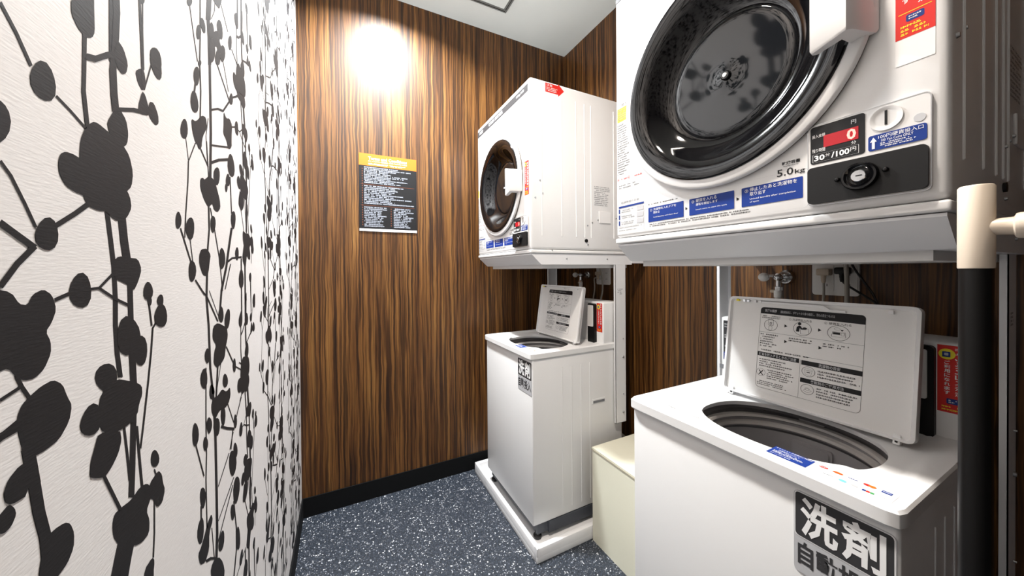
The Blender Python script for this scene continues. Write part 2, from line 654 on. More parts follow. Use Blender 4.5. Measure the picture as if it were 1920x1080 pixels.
PRINT = """
3130,13393,3242,13278,3263,13300,3149,13415;3237,13284,3346,13138,3369,13159,3258,13305;3556,13171,3569,13117,3561,13053,3524,13000,3473,12976,3426,12973,3382,12987,3351,13026,3346,13083,3364,13139,3393,13187,3435,13228,3487,13241,3530,13216;3562,13047,3709,12999,3726,13017,3577,13064;3701,13002,3870,12934,3890,12952,3718,13019;3736,13837,3737,13767,3751,13731,3791,13693,3822,13677,3876,13666,3910,13671,3957,13698,3980,13720,4001,13762,4007,13806,4006,13895,4005,13951,4003,14027,3945,14011,3785,13896;3858,13669,3844,13377,3894,13403,3909,13700;3845,13394,3834,13208,3883,13231,3895,13420;3833,13222,3871,12954,3922,12977,3882,13249;4263,14255,4267,14087,4375,14162,4370,14334;4269,14121,4244,13864,4349,13926,4376,14191;4248,13898,4196,13560,4298,13609,4353,13958;4197,13587,4208,13355,4312,13406,4300,13645;4206,13382,4229,13224,4334,13274,4309,13437;3881,13484,4017,13536,4040,13599,3902,13544;4001,13526,4202,13678,4176,13716,3978,13563;4148,13641,4288,13727,4281,13779,4142,13692;4347,13901,4402,13885,4434,13859,4474,13799,4482,13758,4464,13698,4446,13669,4409,13644,4378,13639,4324,13651,4297,13674,4270,13729,4274,13779,4315,13874;4770,14582,4759,14246,4786,14262,4796,14601;4759,14252,4768,13874,4795,13888,4786,14269;5170,14211,5177,14153,5166,14093,5134,14036,5078,13999,5018,13998,4970,14019,4931,14054,4912,14106,4926,14166,4967,14214,5017,14247,5075,14266,5134,14256;4924,14011,4768,13670,4798,13681,4957,14025;4636,13796,4690,13841,4725,13860,4775,13870,4797,13853,4814,13789,4806,13743,4766,13668,4735,13653,4681,13681,4654,13709,4627,13764;4755,13647,4792,13638,4817,13617,4854,13561,4871,13525,4882,13473,4846,13443,4731,13405,4686,13405,4664,13439,4673,13490,4725,13609;4301,13254,4594,13372,4598,13415,4305,13293;4549,13356,4842,13441,4864,13493,4568,13404;4909,13613,4964,13628,5001,13615,5056,13563,5077,13526,5082,13469,5069,13440,5025,13413,4991,13408,4937,13420,4903,13435,4858,13466,4852,13503,4881,13582;4267,13246,4331,13278,4371,13279,4426,13246,4451,13213,4471,13145,4473,13101,4460,13037,4438,13001,4385,12960,4343,12948,4270,12953,4231,12970,4186,13018,4167,13048,4155,13090,4170,13129,4227,13208;3881,12957,3936,13008,3968,13029,4008,13040,4055,13039,4158,13024,4230,13012,4345,12990,4406,12969,4468,12929,4501,12886,4537,12796,4542,12738,4523,12657,4498,12616,4443,12574,4406,12558,4349,12552,4273,12536,4112,12496,4020,12479,3901,12467,3851,12489,3817,12567,3804,12617,3799,12688,3800,12736,3809,12807,3822,12853,3853,12918;3609,12665,3640,12684,3670,12692,3730,12696,3779,12690,3869,12668,3925,12641,4002,12584,4008,12529,3945,12425,3905,12395,3849,12407,3813,12412,3760,12415,3723,12422,3664,12437,3633,12457,3596,12500,3583,12531,3578,12579,3581,12608,3594,12646;3903,12530,4243,12597,4397,12605,4464,12552,4491,12512,4506,12448,4495,12407,4450,12349,4418,12320,4365,12292,4325,12281,4256,12274,4210,12285,4138,12321,4093,12330,4029,12322,3984,12323,3914,12332,3879,12348,3843,12389,3825,12424,3809,12489;3196,12726,3184,12663,3156,12612,3124,12578,3089,12558,3056,12569,3039,12610,3036,12662,3043,12717,3061,12773,3094,12813,3129,12822,3160,12807,3184,12778;3112,12462,3187,12387,3202,12401,3126,12475;3181,12394,3278,12244,3296,12255,3198,12405;3274,12251,3361,12104,3381,12113,3292,12262;3886,12378,3711,12262,3744,12235,3923,12350;3737,12278,3527,12153,3552,12125,3766,12249;3564,12083,3558,12031,3528,11986,3482,11965,3438,11968,3399,11984,3369,12015,3360,12063,3376,12110,3405,12148,3442,12179,3489,12191,3531,12172,3555,12131;3093,12091,3217,12024,3245,12058,3118,12125;3199,12033,3344,11956,3374,11991,3226,12068;3340,12000,3193,11872,3225,11845,3376,11973;3206,11885,3083,11744,3116,11720,3243,11862;4095,12341,4143,12078,4211,12089,4161,12357;4140,12098,4182,11851,4252,11856,4208,12109;4179,11873,4196,11574,4266,11571,4249,11876;4195,11596,4188,11343,4259,11333,4266,11591;4188,11363,4206,11106,4277,11093,4258,11356;4203,11126,4248,10882,4321,10868,4274,11117;4284,12307,4317,12084,4445,12102,4410,12333;4310,12118,4363,11891,4494,11905,4437,12140;4218,11920,4271,11950,4319,11959,4410,11954,4474,11951,4575,11949,4622,11927,4662,11865,4663,11821,4625,11751,4594,11709,4541,11652,4505,11646,4452,11681,4417,11698,4365,11715,4320,11729,4238,11753,4209,11791,4203,11880;4417,11730,4425,11357,4515,11347,4507,11729;3907,11669,3900,11607,3862,11558,3806,11543,3753,11553,3705,11578,3669,11622,3659,11681,3679,11735,3713,11776,3758,11806,3815,11812,3866,11781,3895,11727;3669,11676,3513,11635,3526,11610,3684,11650;3899,11671,4015,11675,4011,11697,3896,11692;4011,11674,4226,11804,4198,11820,3987,11690;3988,11681,4219,11570,4241,11588,4008,11698;4205,11576,4429,11495,4449,11516,4222,11596;4635,11185,4606,11104,4536,11059,4457,11042,4371,11050,4293,11098,4251,11174,4245,11251,4260,11323,4303,11385,4381,11413,4468,11392,4543,11342,4605,11274;4757,11018,4743,10956,4708,10906,4648,10890,4586,10913,4537,10956,4499,11010,4482,11075,4499,11134,4543,11171,4596,11188,4657,11186,4717,11150,4752,11085;4423,11085,4443,10751,4553,10720,4533,11066;4443,10783,4422,10410,4531,10365,4553,10750;4896,11615,4886,11572,4853,11543,4812,11532,4770,11532,4730,11549,4704,11584,4702,11625,4714,11662,4736,11695,4774,11716,4819,11712,4855,11688,4881,11656;4866,11510,4860,11492,4849,11477,4832,11468,4812,11470,4796,11483,4785,11498,4779,11517,4783,11537,4797,11550,4815,11555,4834,11555,4853,11547,4865,11530;5210,11320,5202,11261,5156,11218,5090,11209,5026,11222,4969,11249,4925,11296,4915,11354,4939,11403,4978,11441,5033,11467,5101,11466,5160,11429,5194,11377;5126,11502,5120,11474,5102,11451,5070,11441,5037,11448,5010,11463,4988,11485,4979,11513,4990,11540,5013,11558,5041,11569,5074,11571,5105,11557,5122,11530;4791,11492,4841,11256,4880,11253,4829,11491;4939,11286,4859,11232,4892,11217,4974,11271;4862,11237,4819,10984,4857,10975,4901,11230;4821,10994,4744,10674,4781,10661,4859,10984;4746,10683,4638,10282,4673,10266,4783,10670;4641,10290,4583,10096,4616,10078,4675,10274;2938,11685,3012,11716,3064,11720,3147,11702,3187,11680,3220,11635,3242,11617,3278,11610,3299,11621,3324,11660,3350,11679,3403,11697,3436,11695,3483,11668,3506,11639,3528,11578,3526,11539,3499,11487,3479,11459,3447,11427,3445,11402,3469,11359,3478,11328,3479,11280,3467,11245,3430,11189,3402,11162,3356,11139,3325,11132,3275,11136,3247,11145,3213,11169,3191,11191,3158,11232,3130,11244,3077,11239,3028,11252,2936,11294,2908,11380,2913,11601;4234,10885,4219,10837,4180,10800,4115,10794,4046,10822,3993,10865,3952,10914,3932,10970,3949,11017,3996,11042,4054,11048,4120,11038,4188,11001,4229,10943;3404,11066,3468,11075,3507,11068,3560,11034,3588,11001,3617,10934,3636,10897,3661,10854,3663,10818,3645,10754,3618,10715,3558,10663,3513,10642,3441,10631,3397,10628,3337,10630,3301,10646,3253,10689,3230,10732,3209,10819,3201,10866,3200,10921,3207,10951,3229,10986,3250,11005,3295,11027,3324,11040,3368,11057;3185,11188,3228,11098,3256,11102,3212,11192;3221,11110,3296,10992,3323,10998,3247,11117;3092,11063,3250,11101,3237,11122,3081,11083;3053,10834,3235,10846,3209,10896,3031,10881;3224,10729,3267,10482,3370,10440,3324,10698;3262,10527,3305,10257,3407,10205,3360,10487;3296,10299,3359,10044,3464,9990,3396,10258;3349,10099,3377,9771,3487,9689,3457,10032;3262,10623,3221,10629,3191,10623,3142,10597,3120,10576,3102,10539,3099,10515,3106,10478,3116,10458,3140,10434,3171,10424,3245,10417,3272,10455,3274,10579;3137,10434,3161,10404,3171,10385,3177,10357,3172,10338,3151,10310,3134,10298,3101,10292,3079,10299,3045,10326,3039,10350,3052,10397,3070,10418,3115,10437;3410,10045,3458,10053,3494,10052,3553,10041,3585,10028,3619,10001,3638,9972,3660,9915,3665,9876,3661,9816,3645,9782,3605,9742,3574,9726,3522,9715,3487,9707,3435,9695,3400,9707,3348,9751,3334,9792,3344,9872,3356,9927,3385,10013;4040,10831,4160,10871,4260,10863,4448,10792,4540,10752,4614,10708,4641,10675,4645,10619,4634,10587,4597,10546,4578,10513,4559,10458,4520,10431,4426,10408,4364,10402,4273,10407,4217,10415,4138,10431,4088,10454,4017,10503,3987,10554,3970,10658,3972,10717,3994,10793;4000,10578,3964,10534,3908,10522,3852,10537,3803,10564,3764,10607,3750,10661,3768,10710,3803,10745,3848,10769,3906,10772,3960,10740,3992,10689,4005,10634;4015,10490,4195,10432,4264,10392,4277,10332,4271,10292,4240,10235,4209,10201,4147,10157,4107,10136,4050,10118,4010,10121,3949,10149,3913,10169,3863,10202,3850,10235,3859,10306,3873,10350,3906,10410,3925,10446,3950,10492;3995,10154,4231,9706,4275,9691,4032,10145;4305,10427,4350,10151,4393,10134,4346,10413;4348,10165,4385,9887,4429,9865,4391,10147;4438,10457,4405,10020,4504,9968,4538,10417;4408,10046,4379,9737,4476,9677,4507,9994;4516,10341,4563,9945,4611,9923,4563,10324;4561,9959,4595,9708,4644,9683,4609,9937;4172,9721,4229,9718,4281,9712,4383,9693,4449,9693,4546,9713,4605,9712,4683,9690,4729,9663,4785,9601,4799,9561,4784,9503,4761,9470,4708,9427,4703,9387,4739,9309,4748,9257,4739,9181,4708,9156,4627,9158,4574,9171,4494,9207,4414,9260,4263,9376,4200,9438,4155,9512,4138,9558,4130,9624,4133,9661,4148,9706;4264,9430,4416,9307,4456,9238,4415,9162,4384,9096,4333,8974,4262,8980,4110,9109,4077,9184,4125,9291,4156,9355,4201,9439;4977,9800,4965,9764,4934,9751,4897,9755,4858,9771,4820,9805,4798,9849,4796,9890,4805,9922,4826,9946,4863,9948,4904,9925,4937,9888,4963,9846;4961,9673,5011,9622,5031,9584,5044,9521,5058,9479,5086,9417,5082,9375,5042,9313,5004,9296,4932,9306,4894,9337,4848,9419,4811,9462,4747,9507,4731,9547,4747,9623,4789,9656,4905,9681;4850,9752,4886,9670,4913,9659,4877,9742;4842,9450,4830,9087,4858,9067,4870,9433;4830,9094,4800,8858,4827,8836,4858,9074;4806,8832,4817,8737,4814,8671,4798,8568,4755,8564,4650,8653,4619,8718,4629,8828,4665,8865,4767,8864
6108,15512,6094,15478,6070,15441,6034,15401,5991,15372,5957,15362,5936,15367,5924,15382,5930,15411,5958,15451,5997,15486,6036,15515,6076,15535,6104,15536;6001,15402,6118,15103,6143,15120,6024,15420;6117,15106,6260,14781,6286,14797,6142,15123;6390,15778,6366,15181,6415,15211,6440,15813;6367,15190,6330,14819,6379,14845,6416,15220;6331,14827,6356,14414,6404,14438,6379,14855;6356,14423,6318,14002,6366,14022,6404,14446;6431,15302,6416,15246,6384,15192,6346,15150,6305,15118,6266,15113,6245,15140,6243,15184,6251,15233,6274,15289,6313,15336,6355,15357,6390,15356,6418,15341;6596,15516,6610,15476,6610,15434,6593,15392,6552,15362,6503,15357,6459,15368,6421,15390,6398,15426,6401,15470,6429,15506,6466,15532,6511,15549,6560,15545;6700,16017,6632,15613,6848,15752,6921,16173;6669,15664,6705,15341,6851,15432,6814,15763;6703,15365,6712,14981,6858,15062,6850,15455;6729,15012,6732,14507,6842,14558,6839,15073;6732,14525,6731,13936,6841,13977,6842,14577;6731,13955,6676,13229,6784,13255,6842,13995;7067,16222,7031,16019,7071,16046,7107,16250;7037,16031,6869,15786,6904,15804,7074,16052;7430,16459,7410,16411,7376,16360,7332,16309,7278,16270,7234,16258,7210,16270,7198,16294,7205,16334,7238,16387,7288,16434,7337,16468,7385,16490,7422,16491;7379,16369,7766,16140,7799,16163,7407,16392;8027,16109,8009,16042,7978,15972,7928,15910,7873,15882,7830,15890,7800,15917,7784,15963,7797,16032,7838,16101,7888,16152,7940,16189,7992,16202,8025,16171;7986,15967,8350,15885,8387,15909,8020,15991;7011,15685,7000,15616,6957,15544,6903,15492,6849,15457,6797,15444,6762,15468,6759,15525,6778,15591,6809,15659,6858,15723,6917,15760,6963,15757,6994,15731;7460,16003,7471,15938,7463,15868,7421,15799,7352,15758,7281,15753,7221,15770,7172,15807,7152,15869,7175,15940,7223,15998,7282,16044,7353,16070,7421,16055;7311,15750,7278,15674,7224,15597,7150,15520,7062,15466,6992,15455,6950,15477,6929,15516,6940,15580,6996,15660,7077,15728,7158,15778,7239,15810,7300,15804;7071,15542,7230,15444,7457,15594,7287,15690;7605,15669,7577,15589,7530,15515,7471,15449,7402,15404,7344,15404,7313,15442,7302,15495,7311,15563,7353,15642,7418,15702,7483,15735,7544,15747,7592,15729;7319,15433,7310,15367,7266,15295,7204,15243,7145,15214,7089,15202,7048,15222,7041,15276,7064,15343,7102,15408,7154,15471,7219,15511,7272,15511,7304,15480;7056,15396,7033,15295,6979,15204,6917,15136,6850,15088,6788,15085,6754,15138,6751,15219,6766,15307,6803,15402,6866,15481,6935,15512,6991,15503,7035,15469;7098,15223,7798,14908,7846,14934,7137,15249;7455,15447,7748,15060,7774,15074,7479,15461;6417,14848,6408,14824,6391,14798,6367,14774,6338,14758,6315,14757,6300,14765,6291,14779,6296,14802,6316,14828,6342,14849,6369,14865,6396,14873,6415,14868;6333,14620,6317,14556,6289,14491,6244,14437,6193,14415,6154,14428,6128,14459,6113,14507,6124,14572,6160,14634,6205,14678,6253,14707,6300,14713,6331,14680;6153,14438,6105,14280,6163,14305,6211,14465;6266,14223,6277,14157,6249,14088,6195,14040,6135,14017,6075,14011,6021,14036,5996,14092,6002,14157,6024,14219,6064,14277,6124,14312,6186,14306,6233,14272;5891,13695,5883,13632,5847,13571,5795,13534,5744,13520,5698,13523,5663,13551,5656,13606,5675,13667,5708,13721,5752,13770,5806,13796,5852,13784,5879,13745;5809,13556,5886,13285,5907,13293,5830,13564;6041,13886,6143,13901,6222,13941,6360,14051,6442,14097,6547,14122,6591,14101,6614,14015,6584,13948,6474,13836,6423,13759,6380,13638,6321,13598,6189,13600,6124,13626,6060,13703,6032,13759,6014,13851;6662,14149,6557,13841,6584,13849,6690,14159;6557,13845,6607,13418,6635,13427,6584,13855;6784,14309,7176,14495,7160,14523,6770,14336;7094,14464,7431,14564,7478,14618,7136,14514;7455,14579,7613,14716,7523,14695,7369,14560;7582,14689,7884,14950,7786,14925,7492,14668;8044,15064,8036,15011,7998,14954,7944,14915,7892,14895,7844,14890,7807,14908,7800,14953,7821,15007,7855,15058,7901,15105,7957,15135,8005,15132,8032,15103;7940,15025,8507,15320,8473,15345,7911,15049;7486,14582,7576,14541,7644,14543,7762,14591,7835,14595,7934,14558,7959,14502,7932,14374,7921,14286,7914,14148,7863,14090,7723,14056,7659,14065,7605,14126,7551,14156,7443,14184,7416,14228,7439,14336,7448,14416,7455,14551;7905,14477,8251,14608,8252,14640,7906,14507;8377,14661,8357,14602,8326,14547,8280,14499,8227,14480,8186,14495,8161,14529,8147,14574,8156,14633,8193,14689,8242,14725,8291,14745,8340,14747,8374,14717;5878,13275,5850,12997,5885,13005,5913,13285;5851,13004,5765,12567,5799,12572,5886,13012;5766,12574,5721,12255,5754,12258,5800,12579;6132,13601,5876,13270,5908,13275,6168,13608;6389,13652,6376,13625,6355,13599,6322,13575,6284,13563,6254,13567,6234,13578,6223,13596,6229,13622,6255,13649,6290,13668,6325,13680,6361,13685,6385,13675;6304,13586,6628,13405,6667,13421,6338,13603;6573,13771,6642,13226,6677,13236,6607,13784;6803,13779,7238,13904,7251,13934,6814,13807;7196,13892,7694,14035,7709,14068,7209,13922;7917,14163,7894,14126,7857,14091,7805,14058,7743,14036,7693,14036,7664,14051,7649,14073,7656,14105,7695,14142,7752,14171,7810,14189,7865,14199,7908,14191;6779,13485,7218,13662,7168,13693,6736,13516;7121,13628,7814,13841,7808,13892,7116,13674;8084,13832,8101,13737,8055,13643,7963,13586,7864,13565,7766,13570,7680,13613,7640,13696,7651,13787,7691,13869,7757,13942,7856,13982,7958,13964,8033,13907;7778,13480,7769,13426,7727,13375,7671,13347,7616,13336,7563,13340,7526,13368,7520,13418,7541,13469,7575,13516,7624,13557,7684,13574,7733,13558,7763,13524;7626,13311,7613,13277,7591,13247,7561,13222,7524,13213,7496,13226,7479,13248,7469,13277,7475,13311,7499,13343,7533,13361,7566,13368,7599,13365,7623,13345;7749,13535,7817,12883,7885,12894,7816,13553;7194,13410,7174,13342,7133,13276,7067,13227,6994,13216,6937,13237,6896,13274,6875,13329,6892,13398,6944,13457,7008,13497,7078,13523,7148,13520,7191,13476;6327,13155,6391,13180,6425,13186,6463,13176,6517,13196,6642,13265,6732,13286,6878,13278,6948,13256,7007,13198,7058,13145,7150,13044,7186,12984,7199,12907,7175,12863,7090,12807,7025,12790,6917,12793,6867,12811,6825,12864,6791,12873,6732,12848,6698,12829,6654,12797,6599,12805,6481,12860,6413,12906,6329,12990,6302,13043,6305,13121;6605,12802,6614,12455,6684,12463,6675,12815;6616,12468,6530,12130,6598,12132,6686,12474;6687,12796,6781,12640,6824,12649,6730,12807;6948,12584,6927,12525,6894,12474,6844,12435,6787,12429,6742,12457,6714,12500,6700,12552,6709,12613,6748,12663,6800,12689,6854,12697,6907,12686,6944,12645;6872,12492,7114,11989,7158,11992,6912,12499;7112,11996,7230,11502,7276,11501,7156,11999;8108,12812,8083,12738,8041,12670,7977,12621,7904,12616,7848,12651,7811,12702,7791,12768,7806,12845,7857,12908,7923,12942,7991,12956,8060,12943,8105,12889;7775,12624,7551,12186,7677,12188,7910,12634;7560,12205,7415,11903,7536,11900,7687,12207;7426,11923,7135,11506,7245,11493,7546,11918;5644,12465,5632,12415,5603,12379,5568,12357,5531,12347,5496,12360,5476,12396,5475,12442,5483,12486,5504,12529,5538,12557,5577,12558,5608,12538,5632,12508;5594,12360,5916,11939,5954,11945,5627,12369;6054,12412,6039,12347,6002,12285,5942,12247,5877,12249,5827,12278,5789,12320,5770,12379,5787,12446,5833,12498,5889,12530,5952,12546,6014,12531,6051,12479;5896,12255,5976,11958,6000,11960,5919,12258;6101,11833,6078,11769,6036,11725,5986,11695,5929,11688,5878,11718,5852,11773,5845,11832,5854,11893,5886,11947,5941,11973,5996,11966,6046,11941,6087,11897;6044,11708,6390,11484,6436,11492,6085,11717;6352,12149,6495,12163,6575,12150,6670,12097,6692,12059,6662,12000,6641,11947,6608,11850,6579,11805,6523,11767,6474,11758,6383,11769,6325,11804,6243,11899,6217,11956,6220,12032,6238,12075,6289,12127;6485,11811,6446,11420,6534,11413,6575,11810;6445,11434,6520,11017,6611,11007,6534,11431;6518,11034,6559,10372,6652,10350,6609,11022;6557,10388,6682,9890,6778,9862,6649,10368;7434,12048,7407,11966,7347,11909,7278,11875,7202,11864,7132,11894,7094,11960,7090,12036,7105,12111,7146,12181,7218,12221,7295,12215,7359,12181,7411,12127;7526,11968,7904,12067,7830,12091,7459,11992;7820,12054,8522,12102,8507,12138,7808,12087;8297,12173,8283,12120,8249,12071,8193,12042,8134,12047,8088,12072,8052,12109,8035,12160,8052,12215,8096,12255,8148,12279,8205,12289,8262,12273,8294,12227;7711,11968,7371,11525,7423,11519,7769,11966;6215,11592,6500,11438,6545,11447,6255,11601;6483,11449,6959,11024,7019,11024,6534,11454;6596,11538,7002,11110,7027,11110,6618,11540;7149,11519,7047,11162,7142,11150,7247,11512;7286,11099,7278,11039,7235,10995,7174,10983,7114,10996,7060,11023,7018,11070,7009,11130,7033,11182,7072,11220,7124,11246,7188,11246,7243,11210,7273,11156;7647,10978,7612,10904,7549,10846,7472,10828,7409,10850,7362,10889,7332,10948,7340,11024,7387,11092,7450,11139,7520,11168,7594,11169,7648,11125,7661,11053;6796,10982,6934,10999,7071,10976,7357,10888,7470,10826,7502,10731,7487,10667,7408,10570,7369,10505,7328,10404,7279,10359,7174,10325,7095,10308,6964,10294,6887,10312,6784,10377,6756,10434,6776,10539,6803,10591,6866,10644,6853,10689,6751,10767,6725,10830,6744,10940;6915,10340,6814,9851,6885,9826,6988,10321;7100,10334,6812,9856,6837,9846,7127,10327;7379,10540,7823,10131,7886,10123,7435,10536;7982,10070,7975,10014,7944,9974,7898,9966,7853,9984,7813,10015,7782,10063,7775,10122,7793,10171,7824,10204,7864,10225,7912,10220,7953,10181,7974,10126;7917,10060,8355,9882,8394,9891,7952,10069;6573,10562,6565,10516,6538,10478,6495,10468,6451,10485,6415,10515,6386,10556,6374,10606,6390,10650,6422,10677,6460,10691,6504,10689,6546,10659,6569,10611;6467,10247,6457,10185,6419,10139,6359,10132,6299,10159,6248,10200,6208,10257,6194,10324,6216,10379,6258,10413,6310,10430,6372,10423,6428,10378,6459,10312;6402,10425,6369,9651,6416,9632,6450,10413;6369,9659,6371,9184,6418,9162,6416,9641;6372,9193,6333,8817,6380,8791,6419,9170;6334,8825,6347,8111,6394,8080,6381,8799;6785,9949,6768,9903,6727,9880,6680,9876,6628,9887,6579,9922,6552,9974,6549,10024,6560,10068,6588,10103,6637,10112,6690,10090,6733,10051,6768,10004;6650,9959,6710,9592,6820,9553,6757,9927;6708,9612,6739,9168,6851,9119,6818,9572;6738,9187,6751,8331,6863,8266,6850,9138;6751,8350,6750,7749,6862,7672,6863,8285;6751,7768,6679,7305,6788,7219,6863,7689;7482,9924,7462,9875,7411,9853,7351,9851,7287,9865,7226,9902,7191,9956,7188,10008,7202,10053,7237,10088,7297,10097,7363,10073,7418,10031,7460,9981;6806,9864,6897,9849,6971,9852,7102,9878,7192,9863,7328,9788,7418,9767,7550,9782,7600,9753,7615,9652,7593,9598,7513,9540,7437,9520,7292,9517,7205,9527,7087,9559,7033,9570,6985,9572,6931,9561,6821,9527,6752,9554,6654,9665,6624,9728,6627,9809,6657,9843,6746,9862;7310,9374,7289,9315,7255,9270,7204,9251,7146,9276,7101,9334,7073,9399,7057,9470,7068,9538,7109,9576,7163,9579,7217,9562,7271,9520,7307,9449;7430,9533,7773,9075,7822,9060,7474,9522;8009,9007,7993,8955,7956,8930,7914,8924,7868,8936,7824,8975,7801,9034,7799,9090,7810,9140,7836,9179,7880,9189,7927,9164,7965,9121,7995,9069;7005,9317,6986,9264,6947,9225,6884,9219,6815,9255,6762,9312,6723,9374,6702,9441,6719,9498,6768,9523,6829,9522,6895,9502,6961,9455,7002,9384;7039,9286,7388,9108,7434,9133,7079,9311;7332,9134,7822,8918,7838,8961,7345,9174;8304,9369,7906,9096,7957,9072,8361,9346;7696,8981,7580,8681,7628,8658,7746,8959;6641,9491,6620,9448,6586,9423,6543,9412,6491,9430,6448,9475,6425,9529,6415,9582,6422,9632,6454,9663,6502,9662,6551,9638,6596,9602,6633,9549;6106,9574,6087,9512,6049,9479,6005,9467,5956,9480,5911,9530,5888,9601,5884,9670,5893,9733,5921,9782,5968,9793,6017,9763,6059,9715,6093,9651;5980,9486,6259,8917,6299,8900,6016,9473;6460,9288,6444,9251,6412,9234,6375,9231,6332,9245,6293,9283,6273,9331,6269,9375,6275,9415,6299,9443,6340,9443,6382,9418,6419,9383,6449,9338;6337,8564,6317,8512,6286,8478,6242,8467,6191,8498,6151,8560,6127,8628,6114,8697,6122,8760,6157,8791,6204,8785,6252,8757,6299,8709,6333,8637;6128,8568,6120,8376,6179,8337,6187,8531;6238,8141,6214,8074,6167,8038,6110,8051,6062,8096,6024,8155,6000,8229,6005,8307,6040,8361,6086,8387,6138,8394,6194,8366,6234,8297,6245,8216;6569,8164,6608,8080,6587,8034,6487,7981,6452,7918,6446,7780,6412,7720,6318,7679,6246,7688,6125,7754,6072,7816,6030,7937,6039,7981,6111,7994,6164,8015,6253,8065,6305,8098,6373,8145,6427,8167,6523,8185;6552,7979,6648,7416,6684,7390,6587,7957;6334,7623,6559,7501,6500,7579,6280,7697;6476,7555,6744,7351,6746,7391,6478,7594;7142,7348,7094,7303,7024,7298,6958,7325,6901,7367,6858,7424,6849,7493,6879,7548,6928,7582,6988,7601,7059,7592,7120,7544,7150,7478,7156,7411;7140,6866,7120,6786,7014,6796,6867,6888,6728,7007,6602,7139,6510,7278,6492,7380,6540,7422,6623,7424,6740,7382,6890,7274,7020,7124,7099,6986;7458,8672,6868,8424,6904,8399,7501,8647;7729,8929,7516,8712,7562,8688,7778,8906;7936,8258,7892,8180,7821,8140,7731,8132,7625,8180,7539,8279,7493,8388,7474,8491,7488,8585,7552,8637,7651,8624,7750,8568,7844,8487,7919,8375;8018,8449,7997,8391,7948,8368,7892,8369,7831,8391,7774,8444,7743,8515,7740,8580,7754,8635,7788,8676,7845,8681,7908,8644,7959,8588,7999,8522;7727,8107,6846,7886,6877,7862,7767,8080;7650,8005,6777,7555,6813,7525,7697,7975;8118,7649,8053,7578,7972,7534,7874,7532,7779,7592,7722,7692,7698,7795,7699,7898,7744,7987,7832,8024,7930,8005,8021,7954,8103,7871,8143,7756;7687,7693,7834,7101,7903,7056,7753,7654;7832,7112,7812,6722,7881,6671,7902,7065;7814,6731,7618,6339,7683,6284,7883,6679;7783,7435,7759,7389,7719,7367,7669,7365,7609,7399,7560,7464,7534,7535,7523,7600,7531,7658,7568,7688,7625,7674,7681,7634,7733,7579,7774,7507;8106,6716,8093,6623,8045,6580,7982,6595,7921,6641,7864,6714,7825,6816,7821,6918,7846,6990,7885,7039,7940,7056,8006,7013,8059,6922,8090,6820
8638,11677,8625,11589,8566,11521,8485,11497,8407,11505,8335,11535,8282,11598,8274,11684,8305,11761,8355,11825,8424,11872,8508,11877,8578,11830,8619,11758;8436,12089,8410,10861,8491,10851,8518,12092;8719,12101,8685,10715,8794,10700,8828,12105;9319,11701,9306,11656,9279,11616,9233,11594,9184,11600,9146,11625,9118,11659,9104,11704,9117,11750,9154,11783,9197,11800,9244,11805,9291,11788,9318,11748;9186,11647,9233,10759,9282,10753,9235,11646;9665,11116,9654,11063,9618,11019,9560,11001,9502,11014,9454,11042,9415,11083,9401,11137,9422,11188,9465,11222,9516,11242,9575,11246,9631,11219,9660,11169;8279,12182,8266,12129,8237,12081,8190,12052,8139,12057,8099,12083,8069,12120,8055,12171,8070,12226,8107,12266,8152,12290,8202,12299,8250,12282,8277,12237
"""


# ================================================================== the room
def struct(name, mb, label=None):
    o = mb.build(name, smooth=False, label=label)
    o['kind'] = 'structure'
    return o


T = .08
floor = struct('floor', MB().box((XL - T, YF - T, -.05), (XR + T, YB + T, 0), FLOOR))
ceiling = struct('ceiling', MB().box((XL - T, YF - T, HC), (XR + T, YB + T, HC + .05), CEIL))
wall_left = struct('wall_left', MB().box((XL - T, YF, 0), (XL, YB, HC), PAPER))
wall_back = struct('wall_back', MB().box((XL - T, YB, 0), (XR + T, YB + T, HC), WOOD))
wall_right = struct('wall_right', MB().box((XR, YF, 0), (XR + T, YB, HC), WOOD))
wall_front = struct('wall_front', MB().box((XL - T, YF - T, 0), (XR + T, YF, HC), DARKWALL))
b = MB().box((XL + .006, YB - .006, 0), (XR, YB, .093), BASEB)
struct('baseboard_back', b)
struct('baseboard_left', MB().box((XL, YF, 0), (XL + .006, YB, .093), BASEB))
struct('baseboard_right', MB().box((XR - .006, YF, 0), (XR, YB - .006, .093), BASEB))
struct('trim_1', MB().box((XR - .003, YB - .003, .093), (XR, YB, HC), JOINT), 'thin dark corner joint between the two wood walls')

# printed plant silhouettes of the wallpaper: one drop repeated across the wall
near_print, mid_print, band_print = [[[(int(q[i]) / 1e4, int(q[i + 1]) / 1e4) for i in range(0, len(q), 2)]
                                      for q in (p.split(',') for p in row.split(';'))] for row in PRINT.strip().split('\n')]
DY, DZ, PZ = .449, .2935, .587


def cen(p):
    return sum(q[0] for q in p) / len(p), sum(q[1] for q in p) / len(p)


wp = MB()
PK = [0]
Z0w, Z1w = .0935, HC


